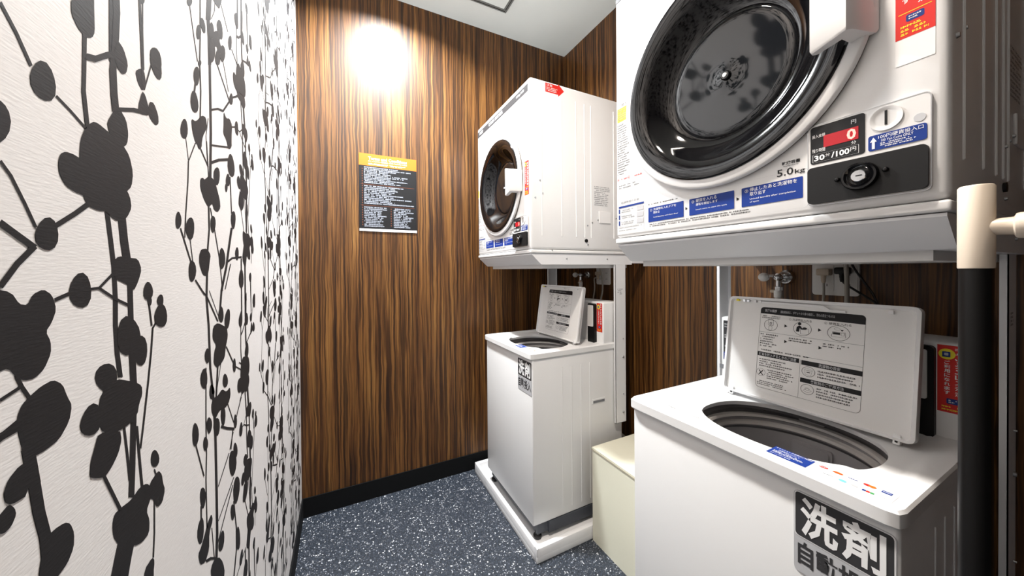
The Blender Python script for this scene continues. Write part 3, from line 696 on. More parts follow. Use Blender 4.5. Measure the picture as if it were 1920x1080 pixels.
def put(p, dy, dz):
    q = [(y + dy, z + dz) for y, z in p]
    if min(z for y, z in q) < Z0w or max(z for y, z in q) > Z1w or max(y for y, z in q) > YB - .001 or min(y for y, z in q) < YF:
        # clip the polygon to the wall
        for ax, lim, sg in ((1, Z0w, 1), (1, Z1w, -1), (0, YB - .001, -1), (0, YF, 1)):
            o = []
            for k in range(len(q)):
                a_, b_ = q[k], q[(k + 1) % len(q)]
                ia, ib = (a_[ax] - lim) * sg >= 0, (b_[ax] - lim) * sg >= 0
                if ia:
                    o.append(a_)
                if ia != ib:
                    t = (lim - a_[ax]) / (b_[ax] - a_[ax])
                    o.append((a_[0] + (b_[0] - a_[0]) * t, a_[1] + (b_[1] - a_[1]) * t))
            q = o
            if len(q) < 3:
                return
    n = len(q)
    ar = sum(q[i][0] * q[(i + 1) % n][1] - q[(i + 1) % n][0] * q[i][1] for i in range(n))
    if ar < 0:
        q = q[::-1]
    PK[0] += 1
    wp.add([(XL + .0002 + (PK[0] % 24) * 1e-5, y, z) for y, z in q], [tuple(range(n))], INK)


for i in range(-4, 5):
    for j in range(-6, 6):
        dy, dz = DY * i, DZ * i + PZ * j
        for L_, (za, zb), (da, db) in ((near_print, (.905, 1.492), (.90, 1.47)), (mid_print, (.80, 1.387), (.63, 1.64)), (band_print, (1.10, 1.23), (1.1, 1.23))):
            for p in L_:
                cy_, cz_ = cen(p)
                if L_ is not band_print and i == 0 and j == 0:
                    put(p, 0, 0)
                    continue
                if L_ is band_print:
                    # belongs to the second drop (i = 1) of the near print
                    if i == 0 and j == 0:
                        put(p, 0, 0)
                    elif not (za <= cz_ < zb):
                        continue
                    else:
                        put(p, dy, dz)
                    continue
                if not (za <= cz_ < zb):
                    continue
                if i == 0 and da < cz_ + dz < db:
                    continue
                if L_ is near_print and cy_ < .372 and not (i == 0):
                    continue
                if L_ is mid_print and i == -1 and cy_ + dy > .30 and .88 < cz_ + dz < 1.47:
                    continue
                put(p, dy, dz)
pat = wp.build('printed_plant_pattern', wall_left, smooth=False, label='black silhouettes of stems and round leaves printed on the wallpaper', kind='stuff')

# ceiling: access hatch, the recessed lamp and the added fill lamp
HX0, HX1, HY0, HY1 = .395, .845, 1.268, 1.718
t = thing('ceiling_hatch', 'square ceiling access hatch with a grey metal frame', 'hatch', (HX0, HY0, HC))
for k, (a, b_) in enumerate((((HX0, HY0, HC - .006), (HX1, HY0 + .022, HC)), ((HX0, HY1 - .022, HC - .006), (HX1, HY1, HC)),
                             ((HX0, HY0 + .022, HC - .006), (HX0 + .022, HY1 - .022, HC)), ((HX1 - .022, HY0 + .022, HC - .006), (HX1, HY1 - .022, HC)))):
    b = MB().box(a, b_, HATCHF)
    if a[0] == HX0 and b_[0] == HX1:
        yy = (a[1] + b_[1]) / 2
        b.box((a[0] + .01, yy - .0015, HC - .0075), (b_[0] - .01, yy + .0015, HC - .006), JOINT)
    else:
        xx = (a[0] + b_[0]) / 2
        b.box((xx - .0015, a[1], HC - .0075), (xx + .0015, b_[1], HC - .006), JOINT)
    b.build('hatch_frame', t, smooth=False)
MB().box((HX0 + .022, HY0 + .022, HC - .004), (HX1 - .022, HY1 - .022, HC), CEIL).build('hatch_panel', t, smooth=False)
for (lx, ly), lb in ((KEY, 'round recessed ceiling lamp near the back wall'), (FILL, 'unseen round ceiling lamp added as fill light near the middle of the room')):
    t = thing('ceiling_lamp', lb, 'lamp', (lx, ly, HC), 'recessed ceiling lamps')
    MB().lathe([(.085, 0), (.085, -.006), (.078, -.010), (.072, -.008), (.070, 0)], (lx, ly, HC), (0, 0, 1), RINGW, 40, False, False).build('trim_ring', t)
    MB().cyl((lx, ly, HC - .004), (lx, ly, HC), .069, LAMP, 32).build('diffuser', t)

# ================================================================== notice on the back wall
NX0, NX1, NZ0, NZ1 = .089, .377, 1.391, 1.791
t = thing('notice_board', 'black and orange terms and conditions notice on the wood wall', 'sign', (NX0, YB - .004, NZ0))
fr = frame((NX0, YB - .004, NZ0), (1, 0, 0), (0, 0, 1))
W, H_ = NX1 - NX0, NZ1 - NZ0
b = MB()
b.prism(rrect(0, 0, W, H_, .002), -.004, 0, fr, PBLACK)
b.build('backing_panel', t, smooth=False)
b = MB()
rect(b, fr, 0, H_ - .062, W, H_, ORANGE)
text(b, fr, 'Terms and Conditions', .045, H_ - .030, W - .05, H_ - .014, PWHITE, bold=.02)
text(b, fr, 'コインランドリー利用規約', .045, H_ - .042, .14, H_ - .033, PWHITE)
text(b, fr, 'Coin laundry rules', .145, H_ - .042, W - .05, H_ - .033, PWHITE)
fineprint(b, fr, .045, H_ - .056, W - .045, H_ - .046, 2, PWHITE, ragged=.2)
b.build('orange_header', t, smooth=False)
b = MB()
zt = H_ - .066
for (s0, s1, z0, z1, rows, rag) in ((.024, W - .018, .247, zt, 11, .55), (.024, W - .012, .140, .238, 11, .5), (.024, .142, .022, .128, 12, .45), (.168, W - .014, .022, .128, 12, .45)):
    fineprint(b, fr, s0, z0, s1, z1, rows, PPALE, fill=.62, ragged=rag, ch=.0045)
b.build('white_body_text', t, smooth=False, kind='stuff')
b = MB()
rect(b, fr, .008, .2405, W - .012, .2420, PBROWN)
rect(b, fr, .008, .1325, W - .012, .1340, PBROWN)
for k in range(24):
    z = .03 + k * .0125
    if z < zt - .01:
        rect(b, fr, .014, z, .0175, z + .006, PBROWN)
    if z < .12:
        rect(b, fr, .153, z, .1565, z + .006, PBROWN)
b.build('copper_rules_and_numbers', t, smooth=False)
b = MB()
rect(b, fr, 0, 0, W, .013, PWHITE)
b.build('white_footer', t, smooth=False)


# ================================================================== tumble dryer (built at the near place, copied to the far one)
YD = .4285                     # centre of the near dryer along the wall
HW = .296                      # half width
FX = .70                       # front plane
Y0d, Y1d = YD - HW, YD + HW
ZB, ZT = 1.258, 1.978
BX = 1.25


def make_dryer():
    t = thing('tumble_dryer', 'large white coin tumble dryer with black round door, nearest the camera', 'dryer', (FX + .27, YD, 1.25))
    b = MB()
    b.rbox((FX, Y0d, ZB + .012), (BX, Y1d, ZT), .010, WHITE)
    body = b.build('cabinet', t)
    cut(body, MB().lathe([(.184, -.02), (.184, .05)], (FX, YD + .0055, 1.589), (1, 0, 0), WHITE, 64))
    # lower bezel with the shadow groove
    b = MB()
    b.rbox((FX - .001, Y0d - .001, ZB - .005), (BX, Y1d + .001, ZB + .010), .004, WHITE)
    b.build('lower_bezel', t)
    fr = front(FX, Y1d)          # s runs to the right, t is the height
    # pressed ribs on both side sheets
    for sy, yy in ((-1, Y0d), (1, Y1d)):
        for x0, x1 in ((.752, .757), (.853, .858), (.930, .935), (.978, .982), (1.014, 1.018), (1.15, 1.155)):
            MB().rbox((x0, yy - .0022, 1.325), (x1, yy + .0022, ZT - .055), .0015, WHITE, 1).build('side_rib', t)
    for x, z, r in ((.746, 1.557, .004), (.722, 1.483, .004), (.995, 1.381, .0035), (.996, 1.294, .0035), (.804, 1.266, .0035), (1.087, 1.445, .0035), (1.055, 1.409, .0035), (1.121, 1.411, .0035), (1.165, 1.423, .0035), (1.022, 1.395, .0035), (.758, 1.504, .0035)):
        MB().cyl((x, Y0d - .0002, z), (x, Y0d - .0035, z), r, STEEL, 12, r * .7).build('screw', t)
    MB().cyl((.986, Y0d - .0002, 1.312), (.986, Y0d - .004, 1.312), .008, BLACK, 16).build('rubber_plug', t)
    MB().rbox((1.06, Y0d - .004, 1.395), (1.13, Y0d, 1.45), .0015, WHITE, 1).build('terminal_cover', t)
    # side prints
    fs = frame((FX, Y0d, 0), (1, 0, 0), (0, 0, 1))
    b = MB()
    fineprint(b, fs, .335, 1.474, .432, 1.566, 11, PGREY, fill=.5, ragged=.35, ch=.004)
    b.build('side_fine_print', t, smooth=False, kind='stuff')
    b = MB()
    b.mi(RED)
    flat(b, fs, [(.075, 1.932), (.140, 1.932), (.140, 1.924), (.170, 1.952), (.140, 1.978), (.140, 1.970), (.075, 1.970)], RED, .0004)
    text(b, fs, '注意', .08, 1.957, .11, 1.967, PWHITE, .0008)
    fineprint(b, fs, .08, 1.936, .136, 1.955, 3, PWHITE, .0008, ragged=.15)
    b.build('red_arrow_sticker', t, smooth=False)
    # dark title strip along the top of the front
    b = MB()
    plate(b, fr, .006, 1.926, .575, 1.956, PCHAR, .0012, .002)
    s_ = b.build('title_strip', t, smooth=False)
    for w_, (a0, z0, a1, z1) in (('COIN DRYER', (.165, 1.933, .335, 1.949)), ('乾燥機', (.035, 1.933, .085, 1.949)), ('5.0kg 30分', (.475, 1.935, .545, 1.947))):
        b = MB()
        text(b, fr, w_, a0, z0, a1, z1, PWHITE, .0016, .02)
        b.build('title_lettering', s_, smooth=False)
    b = MB()
    b.box((FX - .0006, Y0d + .012, 1.897), (FX, Y1d - .012, 1.8985), PGREY)
    b.build('front_seam', t, smooth=False)
    # door
    DC = Vector((FX, YD + .0055, 1.589))
    ax = (-1, 0, 0)
    b = MB()
    b.lathe([(.19, .0060), (.2375, .0060), (.2388, .0070), (.2382, .0110), (.2370, .0130), (.2345, .0143), (.2205, .0150), (.2190, .0140)], DC, ax, WHITE2, 96, False, False)
    door = b.build('door', t)
    b = MB()
    b.lathe([(.2365, .0), (.2372, .002), (.2365, .0062)], DC, ax, GAPSHADE, 96, False, False)
    b.build('door_gasket_gap_shade', door)  # gap shadow between ring and cabinet, put into the gasket's colour
    b = MB()
    b.lathe([(.2195, .0140), (.2190, .0172), (.2170, .0190), (.2110, .0195), (.2000, .0172), (.1860, .0130), (.1800, .0095), (.1740, .0035), (.1660, -.006), (.1550, -.018), (.1430, -.0285), (.1330, -.0345), (.1265, -.0360), (.1240, -.0345)], DC, ax, BLACKG, 96, False, False)
    b.build('black_glossy_rim', door)
    b = MB()
    b.lathe([(.1245, -.0348), (.1220, -.0325)] + [(r, -.0350 + .0035 * (r / .12) ** 2 + .0030 * math.exp(-(r / .022) ** 2)) for r in (.119, .108, .096, .084, .072, .06, .05, .042, .035, .028, .022, .017, .012, .009)], DC, ax, GLASS, 96, False, True)
    g = b.build('door_window', door, label='smoked dark grey window bowl')
    MB().lathe([(.0095, -.033), (.0095, -.0285), (.0075, -.0265)], DC, ax, BLACKG, 24, False, True).lathe([(.0046, -.0265), (.0040, -.0245)], DC, ax, PWHITE, 16, False, True).build('centre_button', door)
    # handle on the right of the door: flat grip plate standing off, web back to the ring
    b = MB()
    yh0, yh1 = YD - .218, YD - .172
    zz0, zz1 = 1.507, 1.626
    X0 = FX - .056
    bm = bmesh.new()
    prof = [(X0, yh1), (X0 - .001, yh0 + .004), (X0 + .006, yh0 - .001), (FX - .028, yh0 - .007), (FX - .004, yh0 - .014), (FX - .004, yh0 - .004), (FX - .012, yh0 + .012), (X0 + .016, yh0 + .014), (X0 + .012, yh1 - .004), (X0 + .006, yh1 + .001)]
    sh = []
    for z, k in ((zz0, .0), (zz0 + .004, .004), (zz1 - .004, .004), (zz1, 0)):
        cx_, cy_ = FX - .03, YD - .2
        row = []
        for x, y in prof:
            f_ = .93 if k == 0 else 1
            row.append(bm.verts.new((cx_ + (x - cx_) * f_, cy_ + (y - cy_) * f_, z + (1 if z < 1.55 else -1) * .013 * min(1, max(0, (yh1 - y) / (yh1 - yh0))))))
        sh.append(row)
    for a_, b_ in zip(sh, sh[1:]):
        for k in range(len(prof)):
            bm.faces.new((a_[k], a_[(k + 1) % len(prof)], b_[(k + 1) % len(prof)], b_[k]))
    bm.faces.new(sh[0][::-1])
    bm.faces.new(sh[-1])
    bmesh.ops.recalc_face_normals(bm, faces=bm.faces[:])
    b.frombm(bm, WHITE2)
    b.build('door_handle', door)
    # coin unit
    s0, s1, z0, z1 = Y1d - (YD - .149), Y1d - (YD - .2815), 1.282, 1.4135
    b = MB()
    plate(b, fr, s0, z0, s1, z1, SILVER, .005, .007)
    outline(b, fr, rrect(s0, z0, s1, z1, .007), .0014, STEEL, .0054)
    coin = b.build('coin_unit', t)
    b = MB()
    plate(b, fr, s0 + .004, 1.350, s0 + .069, 1.4105, PBLACK, .0056, .004)
    dp = b.build('display_panel', coin, smooth=False)
    b = MB()
    rect(b, fr, s0 + .021, 1.374, s0 + .062, 1.393, LEDR, .0060)
    text(b, fr, '0', s0 + .049, 1.3755, s0 + .0595, 1.3915, LEDH, .0064, .03)
    text(b, fr, '投入金額', s0 + .0065, 1.392, s0 + .023, 1.3975, PWHITE, .006)
    text(b, fr, '残り時間', s0 + .0065, 1.3685, s0 + .023, 1.3745, PWHITE, .006)
    text(b, fr, '円', s0 + .054, 1.3985, s0 + .0595, 1.4045, PWHITE, .006)
    text(b, fr, '分', s0 + .054, 1.3675, s0 + .0595, 1.3725, PWHITE, .006)
    outline(b, fr, rrect(s0 + .007, 1.3525, s0 + .0625, 1.3655, .001), .0004, PWHITE, .006)
    text(b, fr, '30', s0 + .009, 1.3545, s0 + .0225, 1.3635, PWHITE, .006, .03)
    text(b, fr, '分', s0 + .0235, 1.3585, s0 + .029, 1.3635, PWHITE, .006)
    text(b, fr, '/100', s0 + .0305, 1.3545, s0 + .052, 1.3635, PWHITE, .006, .03)
    text(b, fr, '円', s0 + .053, 1.3575, s0 + .0595, 1.3635, PWHITE, .006)
    b.build('display_lettering', coin, smooth=False)
    b = MB()
    plate(b, fr, s0 + .0725, 1.3505, s1 - .004, 1.3725, BLUE, .0058, .003)
    text(b, fr, '100円硬貨投入口', s0 + .083, 1.3655, s1 - .007, 1.371, PWHITE, .0062)
    text(b, fr, '100 Yen Coins ONLY', s0 + .086, 1.361, s1 - .016, 1.3645, PWHITE, .0062)
    fineprint(b, fr, s0 + .085, 1.3525, s1 - .008, 1.3602, 3, PWHITE, .0062, ragged=.3)
    flat(b, fr, [(s0 + .0765, 1.353), (s0 + .0795, 1.353), (s0 + .0795, 1.363), (s0 + .0815, 1.363), (s0 + .078, 1.3695), (s0 + .0745, 1.363), (s0 + .0765, 1.363)], PWHITE, .0062)
    b.build('blue_coin_sticker', coin, smooth=False)
    cc = fr(s0 + .0905, 1.393)
    b = MB()
    b.lathe([(.0170, .0045), (.0170, .0068), (.0155, .0068), (.0125, .0052), (.010, .0051)], cc, ax, SILVER, 40, False, True)
    b.box(cc + Vector((-.0060, -.0012, -.009)), cc + Vector((-.0048, .0012, .011)), BLACK)
    b.build('coin_slot_cup', coin)
    MB().cyl(fr(s1 - .0105, 1.3815, .004), fr(s1 - .0105, 1.3815, .0056), .0055, PLGREY, 24).build('round_cap', coin)
    b = MB()
    plate(b, fr, s0 + .002, 1.285, s1 - .002, 1.3435, BLACK, .0115, .006)
    dr = b.build('coin_drawer', coin, label='black locked coin drawer')
    lc = fr(s0 + .0655, 1.316)
    b = MB()
    b.lathe([(.0205, .011), (.0205, .016), (.019, .0185), (.0165, .0185), (.0135, .0155), (.0120, .0145)], lc, ax, BLACKG, 40, False, True)
    b.lathe([(.0086, .0145), (.0086, .0185), (.0078, .0192)], lc, ax, CHROME, 32, False, True)
    b.box(lc + Vector((-.0197, -.0045, -.0008)), lc + Vector((-.0190, .0025, .0008)), BLACK)
    b.build('cam_lock', coin)
    for ds in (-.0255, .0265):
        MB().lathe([(.0034, .011), (.0034, .0135), (.0022, .0152), (.001, .0156)], fr(s0 + .0655 + ds, 1.316 + (.001 if ds < 0 else .003)), ax, BLACKG, 16, False, True).build('drawer_screw', coin)

    # instruction prints on the front
    def S_(y):
        return Y1d - y
    b = MB()
    outline(b, fr, rrect(S_(.625), 1.283, S_(.2805), 1.349, .006), .0006, PLGREY, .0004)
    for (y0, y1) in ((.610, .511), (.497, .400), (.386, .288)):
        rect(b, fr, S_(y0), 1.300, S_(y1), 1.3365, BLUE2, .0006, .0015)
    a = S_(.610)
    text(b, fr, '①', a + .006, 1.3265, a + .012, 1.3325, PWHITE, .0009)
    text(b, fr, '洗濯物を入れドアを', a + .016, 1.3275, a + .080, 1.3335, PWHITE, .0009)
    text(b, fr, '閉める', a + .016, 1.3195, a + .034, 1.3255, PWHITE, .0009)
    text(b, fr, 'Load laundry and close door', a + .016, 1.309, a + .085, 1.3125, PWHITE, .0009)
    a = S_(.497)
    text(b, fr, '②', a + .006, 1.3265, a + .012, 1.3325, PWHITE, .0009)
    text(b, fr, '硬貨を入れる', a + .016, 1.3270, a + .062, 1.3345, PWHITE, .0009)
    text(b, fr, '運転を開始します', a + .016, 1.3195, a + .064, 1.3250, PWHITE, .0009)
    text(b, fr, 'Insert coins to start the cycle', a + .016, 1.309, a + .083, 1.3125, PWHITE, .0009)
    a = S_(.386)
    text(b, fr, '③', a + .006, 1.3265, a + .012, 1.3325, PWHITE, .0009)
    text(b, fr, '停止したあと洗濯物を', a + .015, 1.3275, a + .090, 1.3345, PWHITE, .0009)
    text(b, fr, '取り出す', a + .015, 1.3190, a + .042, 1.3262, PWHITE, .0009)
    text(b, fr, 'Unload laundry after completion', a + .015, 1.3110, a + .088, 1.3148, PWHITE, .0009)
    text(b, fr, 'of cycle', a + .015, 1.3055, a + .031, 1.3090, PWHITE, .0009)
    for y in (.504, .393):
        flat(b, fr, [(S_(y) - .0025, 1.3145), (S_(y) + .003, 1.3175), (S_(y) - .0025, 1.3215)], PBLACK, .0006)
    fineprint(b, fr, S_(.611), 1.343, S_(.527), 1.3475, 1, PBLACK, ragged=.05)
    fineprint(b, fr, S_(.606), 1.2875, S_(.36), 1.2965, 2, PBLACK, ragged=.1, ch=.003)
    b.build('instruction_print', t, smooth=False)
    b = MB()
    text(b, fr, '乾燥容量', S_(.3185), 1.3620, S_(.2915), 1.3680, PBLACK, .0006, .02)
    text(b, fr, 'Drying capacity', S_(.316), 1.3585, S_(.294), 1.3607, PBLACK, .0006)
    text(b, fr, '5.0', S_(.326), 1.3435, S_(.3015), 1.3560, PBLACK, .0006, .01)
    text(b, fr, 'kg', S_(.2995), 1.3415, S_(.2850), 1.3510, PBLACK, .0006, .01)
    b.build('capacity_print', t, smooth=False)
    b = MB()
    rect(b, fr, S_(.716), 1.592, S_(.669), 1.629, YEL, .0005)
    text(b, fr, '警告', S_(.700), 1.632, S_(.682), 1.640, PBLACK, .0006)
    fineprint(b, fr, S_(.713), 1.596, S_(.672), 1.626, 5, PGREY, .0008, ragged=.3, ch=.003)
    b.build('yellow_warning_sticker', t, smooth=False)
    b = MB()
    fineprint(b, fr, S_(.716), 1.444, S_(.668), 1.586, 22, PBLACK, .0005, fill=.45, ragged=.5, ch=.003)
    outline(b, fr, rrect(S_(.716), 1.4265, S_(.672), 1.4360, .0045), .0012, RED, .0005)
    fineprint(b, fr, S_(.713), 1.4285, S_(.675), 1.4345, 1, RED, .0005, ragged=.1)
    fineprint(b, fr, S_(.655), 1.4275, S_(.630), 1.4335, 1, RED, .0005, ragged=.1)
    fineprint(b, fr, S_(.710), 1.404, S_(.628), 1.417, 2, PGREY, .0005, ragged=.3, ch=.004)
    b.build('left_fine_print', t, smooth=False)
    b = MB()
    text(b, fr, '乾燥時間の目安', S_(.703), 1.3625, S_(.640), 1.3695, PGREY, .0006)
    rect(b, fr, S_(.712), 1.3515, S_(.624), 1.3565, BLUE, .0006)
    for k in range(3):
        z = 1.3365 - k * .0165
        rect(b, fr, S_(.712), z, S_(.7075), z + .0125, BLUE, .0006)
        rect(b, fr, S_(.648), z, S_(.626), z + .0125, PLGREY, .0006)
        fineprint(b, fr, S_(.702), z + .001, S_(.652), z + .011, 2, PGREY, .0006, ragged=.4, ch=.003)
    for z in (1.333, 1.3165, 1.301):
        rect(b, fr, S_(.712), z, S_(.624), z + .0005, PLGREY, .0006)
    fineprint(b, fr, S_(.712), 1.2955, S_(.630), 1.299, 1, PGREY, ragged=.1)
    fineprint(b, fr, S_(.712), 1.288, S_(.650), 1.291, 1, PGREY, ragged=.1)
    b.build('drying_time_table', t, smooth=False)
    # red cashless sticker
    b = MB()
    y0, y1 = YD - .2475, YD - .2835
    plate(b, fr, S_(y0), 1.461, S_(y1), 1.640, PWHITE, .0006, .001)
    rect(b, fr, S_(y0), 1.497, S_(y1), 1.640, RED, .0008)
    fr2 = front(FX, y0)
    for k, ch_ in enumerate('キャッシュレス決済'):
        z = 1.632 - k * .0108
        text(b, fr2, ch_ if ch_ != 'ー' else '|', .0205, z - .0080, .0320, z, PWHITE, .0010, .02)
    for k, ch_ in enumerate('ご利用になれます'):
        z = 1.615 - k * .0092
        text(b, fr2, ch_, .0065, z - .0066, .0140, z, PWHITE, .0010, .02)
    flat(b, fr2, ell(.0095, 1.626, .0085, .0085), YEL, .0010)
    rect(b, fr2, .0055, 1.622, .0130, 1.630, BLUE, .0012, .001)
    rect(b, fr2, .010, 1.518, .0265, 1.5275, BLUE, .0010, .002)
    fineprint(b, fr2, .0125, 1.5200, .0240, 1.5260, 2, PWHITE, .0012, ragged=.1)
    rect(b, fr2, .003, 1.5305, .033, 1.5313, YEL, .0010)
    fineprint(b, fr2, .005, 1.500, .031, 1.5155, 3, YEL, .0010, ragged=.2, ch=.003)
    b.build('red_cashless_sticker', t, smooth=False)
    return t


# ================================================================== stand under a dryer: tapered shelf and two channel posts
def make_stand(label, off):
    t = thing('dryer_stand', label, 'stand', (1.19, YD, .45), 'dryer stands')
    b = MB()
    prof = [(FX + .006, 1.2515), (FX + .006, 1.247), (FX + .050, 1.207), (FX + .055, 1.205), (1.270, 1.205), (1.270, 1.2515)]
    n = len(prof)
    vs_ = [(x, Y0d + .004, z) for x, z in prof] + [(x, Y1d - .004, z) for x, z in prof]
    b.add(vs_, [tuple(range(n)), tuple(range(2 * n - 1, n - 1, -1))] + [((i + 1) % n, i, n + i, n + (i + 1) % n) for i in range(n)], WHITE3)
    b.build('shelf', t)
    b = MB()
    b.box((FX + .075, Y0d + .03, 1.190), (1.262, Y1d - .03, 1.2055), GREYP)
    b.build('shelf_underframe', t)
    for x in (.882, 1.113):
        for yy, sg in ((Y0d + .004, -1), (Y1d - .004, 1)):
            MB().cyl((x, yy, 1.231), (x, yy + sg * .003, 1.231), .0035, STEEL, 12, .0025).build('screw', t)
    for side, yo in ((-1, Y0d + off), (1, Y1d - .001)):
        yi = yo - side * .002
        b = MB()
        x0, x1, z0, z1 = 1.160, 1.226, .448, 1.2045
        b.box((x0, min(yo, yi), z0), (x1, max(yo, yi), z1), WHITE3)                       # web
        fl = yo - side * .011
        b.box((x0, min(yo, fl), z0), (x0 + .002, max(yo, fl), z1), WHITE3)                # front flange
        b.box((x1 - .002, min(yo, fl), z0), (x1, max(yo, fl), z1), WHITE3)
        b.box((x0, min(yo, fl), z0), (x1, max(yo, fl), z0 + .002), WHITE3)
        post = b.build('post', t)
        if side == -1:
            for z, r in ((.85, .0025), (.762, .0055), (.585, .0025), (.497, .0055)):
                MB().cyl((1.207, yo, z), (1.207, yo - .004, z), r, STEEL, 14, r * .75).build('bolt', post)
            fs = frame((1.165, yo, 0), (1, 0, 0), (0, 0, 1))
            b = MB()
            fineprint(b, fs, .008, 1.062, .042, 1.092, 4, PGREY, .0004, ragged=.5, ch=.004)
            b.build('post_print', post, smooth=False)
        MB().box((1.268, min(yo, yo - side * .03), 1.212), (XR - .001, max(yo, yo - side * .03), 1.246), WHITE3).build('wall_arm', t)
    return t


# ================================================================== washing machine
YW = .427
WX0, WX1 = .70, 1.222
Y0w, Y1w = YW - .253, YW + .253
ZTOP = .832


def make_washer():
    t = thing('washing_machine', 'large white top-loading washing machine with open lid, nearest the camera', 'washer', (.98, YW, .0))
    b = MB()
    b.rbox((.712, Y0w + .005, .100), (1.216, Y1w - .005, .806), .006, WHITE)
    cab = b.build('cabinet', t)
    cut(cab, MB().lathe([(.1655, .38), (.1655, .9)], (.880, YW - .030, 0), (0, 0, 1), WHITE, 64))
    for x0, x1 in ((.862, .866), (.912, .918), (.966, .970), (1.016, 1.022)):
        for yy in (Y0w + .005, Y1w - .005):
            MB().rbox((x0, yy - .0016, .13), (x1, yy + .0016, .755), .001, WHITE, 1).build('side_rib', t)
    b = MB()
    b.rbox((1.030, Y0w + .0035, .560), (1.108, Y0w + .0065, .582), .001, WHITE, 1)
    b.box((1.036, Y0w + .0030, .563), (1.104, Y0w + .0040, .574), PGREY)
    b.build('side_grip_slot', t)
    # dark plinth and feet
    b = MB()
    b.box((.735, Y0w + .012, .056), (1.20, Y1w - .012, .101), GREYD)
    b.box((.790, Y0w + .004, .050), (1.17, Y0w + .016, .099), GREYD)
    b.build('plinth', t, smooth=False)
    for x in (.745, 1.18):
        for y in (Y0w + .028, Y1w - .028):
            MB().lathe([(.016, .0302), (.018, .034), (.018, .042), (.011, .045), (.011, .064)], (x, y, 0), (0, 0, 1), RUBBER, 20).build('foot', t)
    # top frame with the wash opening and a sunken seat for the lid
    n = 128
    hc = (.868, YW - .030)
    b = MB()

    def outer(a, x0, x1, y0, y1, rr):
        dx, dy = math.cos(a), math.sin(a)
        lo, hi = 0, 2
        for _ in range(40):
            m_ = (lo + hi) / 2
            x, y = hc[0] + dx * m_, hc[1] + dy * m_
            qx = max(x0 + rr - x, x - x1 + rr, 0)
            qy = max(y0 + rr - y, y - y1 + rr, 0)
            inside = (x0 <= x <= x1 and y0 <= y <= y1) and (math.hypot(qx, qy) <= rr)
            if inside:
                lo = m_
            else:
                hi = m_
        return lo

    def hole(a):
        dx, dy = math.cos(a), math.sin(a)
        rx, ry = (.127 if dx < 0 else .140), .157
        p = 2.3
        r = (abs(dx / rx) ** p + abs(dy / ry) ** p) ** (-1 / p)
        return r

    def seat(x, y):
        d = min(x - .785, 1.10 - x, y - (YW - .232), (YW + .232) - y)
        k = min(1, max(0, d / .024))
        return .006 * k * k * (3 - 2 * k)
    loops = []
    angs = sorted([2 * PI * i / n for i in range(n)] + [math.atan2(sy * .2515 - hc[1] + YW, x_ - hc[0]) % (2 * PI) for x_ in (.7015, 1.2205) for sy in (-1, 1)])
    n = len(angs)
    rows = 15
    for k in range(rows + 1):
        f_ = k / rows
        row = []
        for a in angs:
            ri, ro = hole(a), outer(a, WX0 + .003, WX1 - .003, Y0w + .003, Y1w - .003, .014)
            r = ri + (ro - ri) * f_
            x, y = hc[0] + r * math.cos(a), hc[1] + r * math.sin(a)
            z = ZTOP - seat(x, y)
            row.append((x, y, z))
        loops.append(row)
    for dx, z in ((.001, ZTOP - .0012), (.003, ZTOP - .004), (.003, ZTOP - .024), (.000, ZTOP - .028), (-.012, ZTOP - .0285)):
        row = []
        for a in angs:
            r = outer(a, WX0 + .003 - dx, WX1 - .003 + dx, Y0w + .003 - dx, Y1w - .003 + dx, .015)
            row.append((hc[0] + r * math.cos(a), hc[1] + r * math.sin(a), z))
        loops.append(row)
    # inner lip going down into the drum
    pre = []
    for k, (d, dz) in enumerate(((.0045, -.014), (.001, -.006))):
        row = []
        for a in angs:
            r = hole(a) + d
            x, y = hc[0] + r * math.cos(a), hc[1] + r * math.sin(a)
            row.append((x, y, ZTOP - seat(hc[0] + hole(a) * math.cos(a), hc[1] + hole(a) * math.sin(a)) + dz))
        pre.append(row)
    loops = pre + loops
    vs_ = [p for row in loops for p in row]
    fs_ = []
    for k in range(len(loops) - 1):
        for i in range(n):
            fs_.append((k * n + i, (k + 1) * n + i, (k + 1) * n + (i + 1) % n, k * n + (i + 1) % n))
    b.add(vs_, fs_, WHITE2)
    b.build('top_frame', t)
    # drum
    b = MB()
    m = MB()
    tc = (.880, YW - .030)

    def ring(spec):
        out = []
        for kind, r, z in spec:
            row = []
            for a in angs:
                if kind == 'h':
                    q = hole(a) + r
                    row.append((hc[0] + q * math.cos(a), hc[1] + q * math.sin(a), z))
                else:
                    row.append((tc[0] + r * math.cos(a), tc[1] + r * math.sin(a), z))
            out.append(row)
        return out

    def skin(mb, rows_, mats_, close=False):
        vv = [p for r_ in rows_ for p in r_]
        for k in range(len(rows_) - 1):
            mb.add([p for p in rows_[k]] + [p for p in rows_[k + 1]], [(i, (i + 1) % n, n + (i + 1) % n, n + i) for i in range(n)], mats_[k])
        if close:
            mb.add(rows_[-1], [tuple(range(n - 1, -1, -1))], mats_[-1])
    skin(b, ring((('h', .003, .816), ('h', .004, .808), ('c', .1640, .800), ('c', .1650, .792))), [TUBD] * 3)
    b.build('drum_collar', t)
    b = MB()
    skin(b, ring((('c', .1650, .7925), ('c', .1560, .790), ('c', .1530, .785), ('c', .1600, .781), ('c', .1620, .774), ('c', .1550, .770), ('c', .1530, .764), ('c', .1590, .758), ('c', .1610, .752))), [TUBL, TUBL, TUBD, TUBM, TUBL, TUBL, TUBM, TUBD])
    skin(b, ring((('c', .1610, .752), ('c', .1610, .44), ('c', .14, .41), ('c', .04, .40))), [TUBM] * 3, True)
    drum = b.build('drum', t)
    # lint filter with a slot, set on the far wall of the drum, and the panel seams beside it
    a0 = R(4)

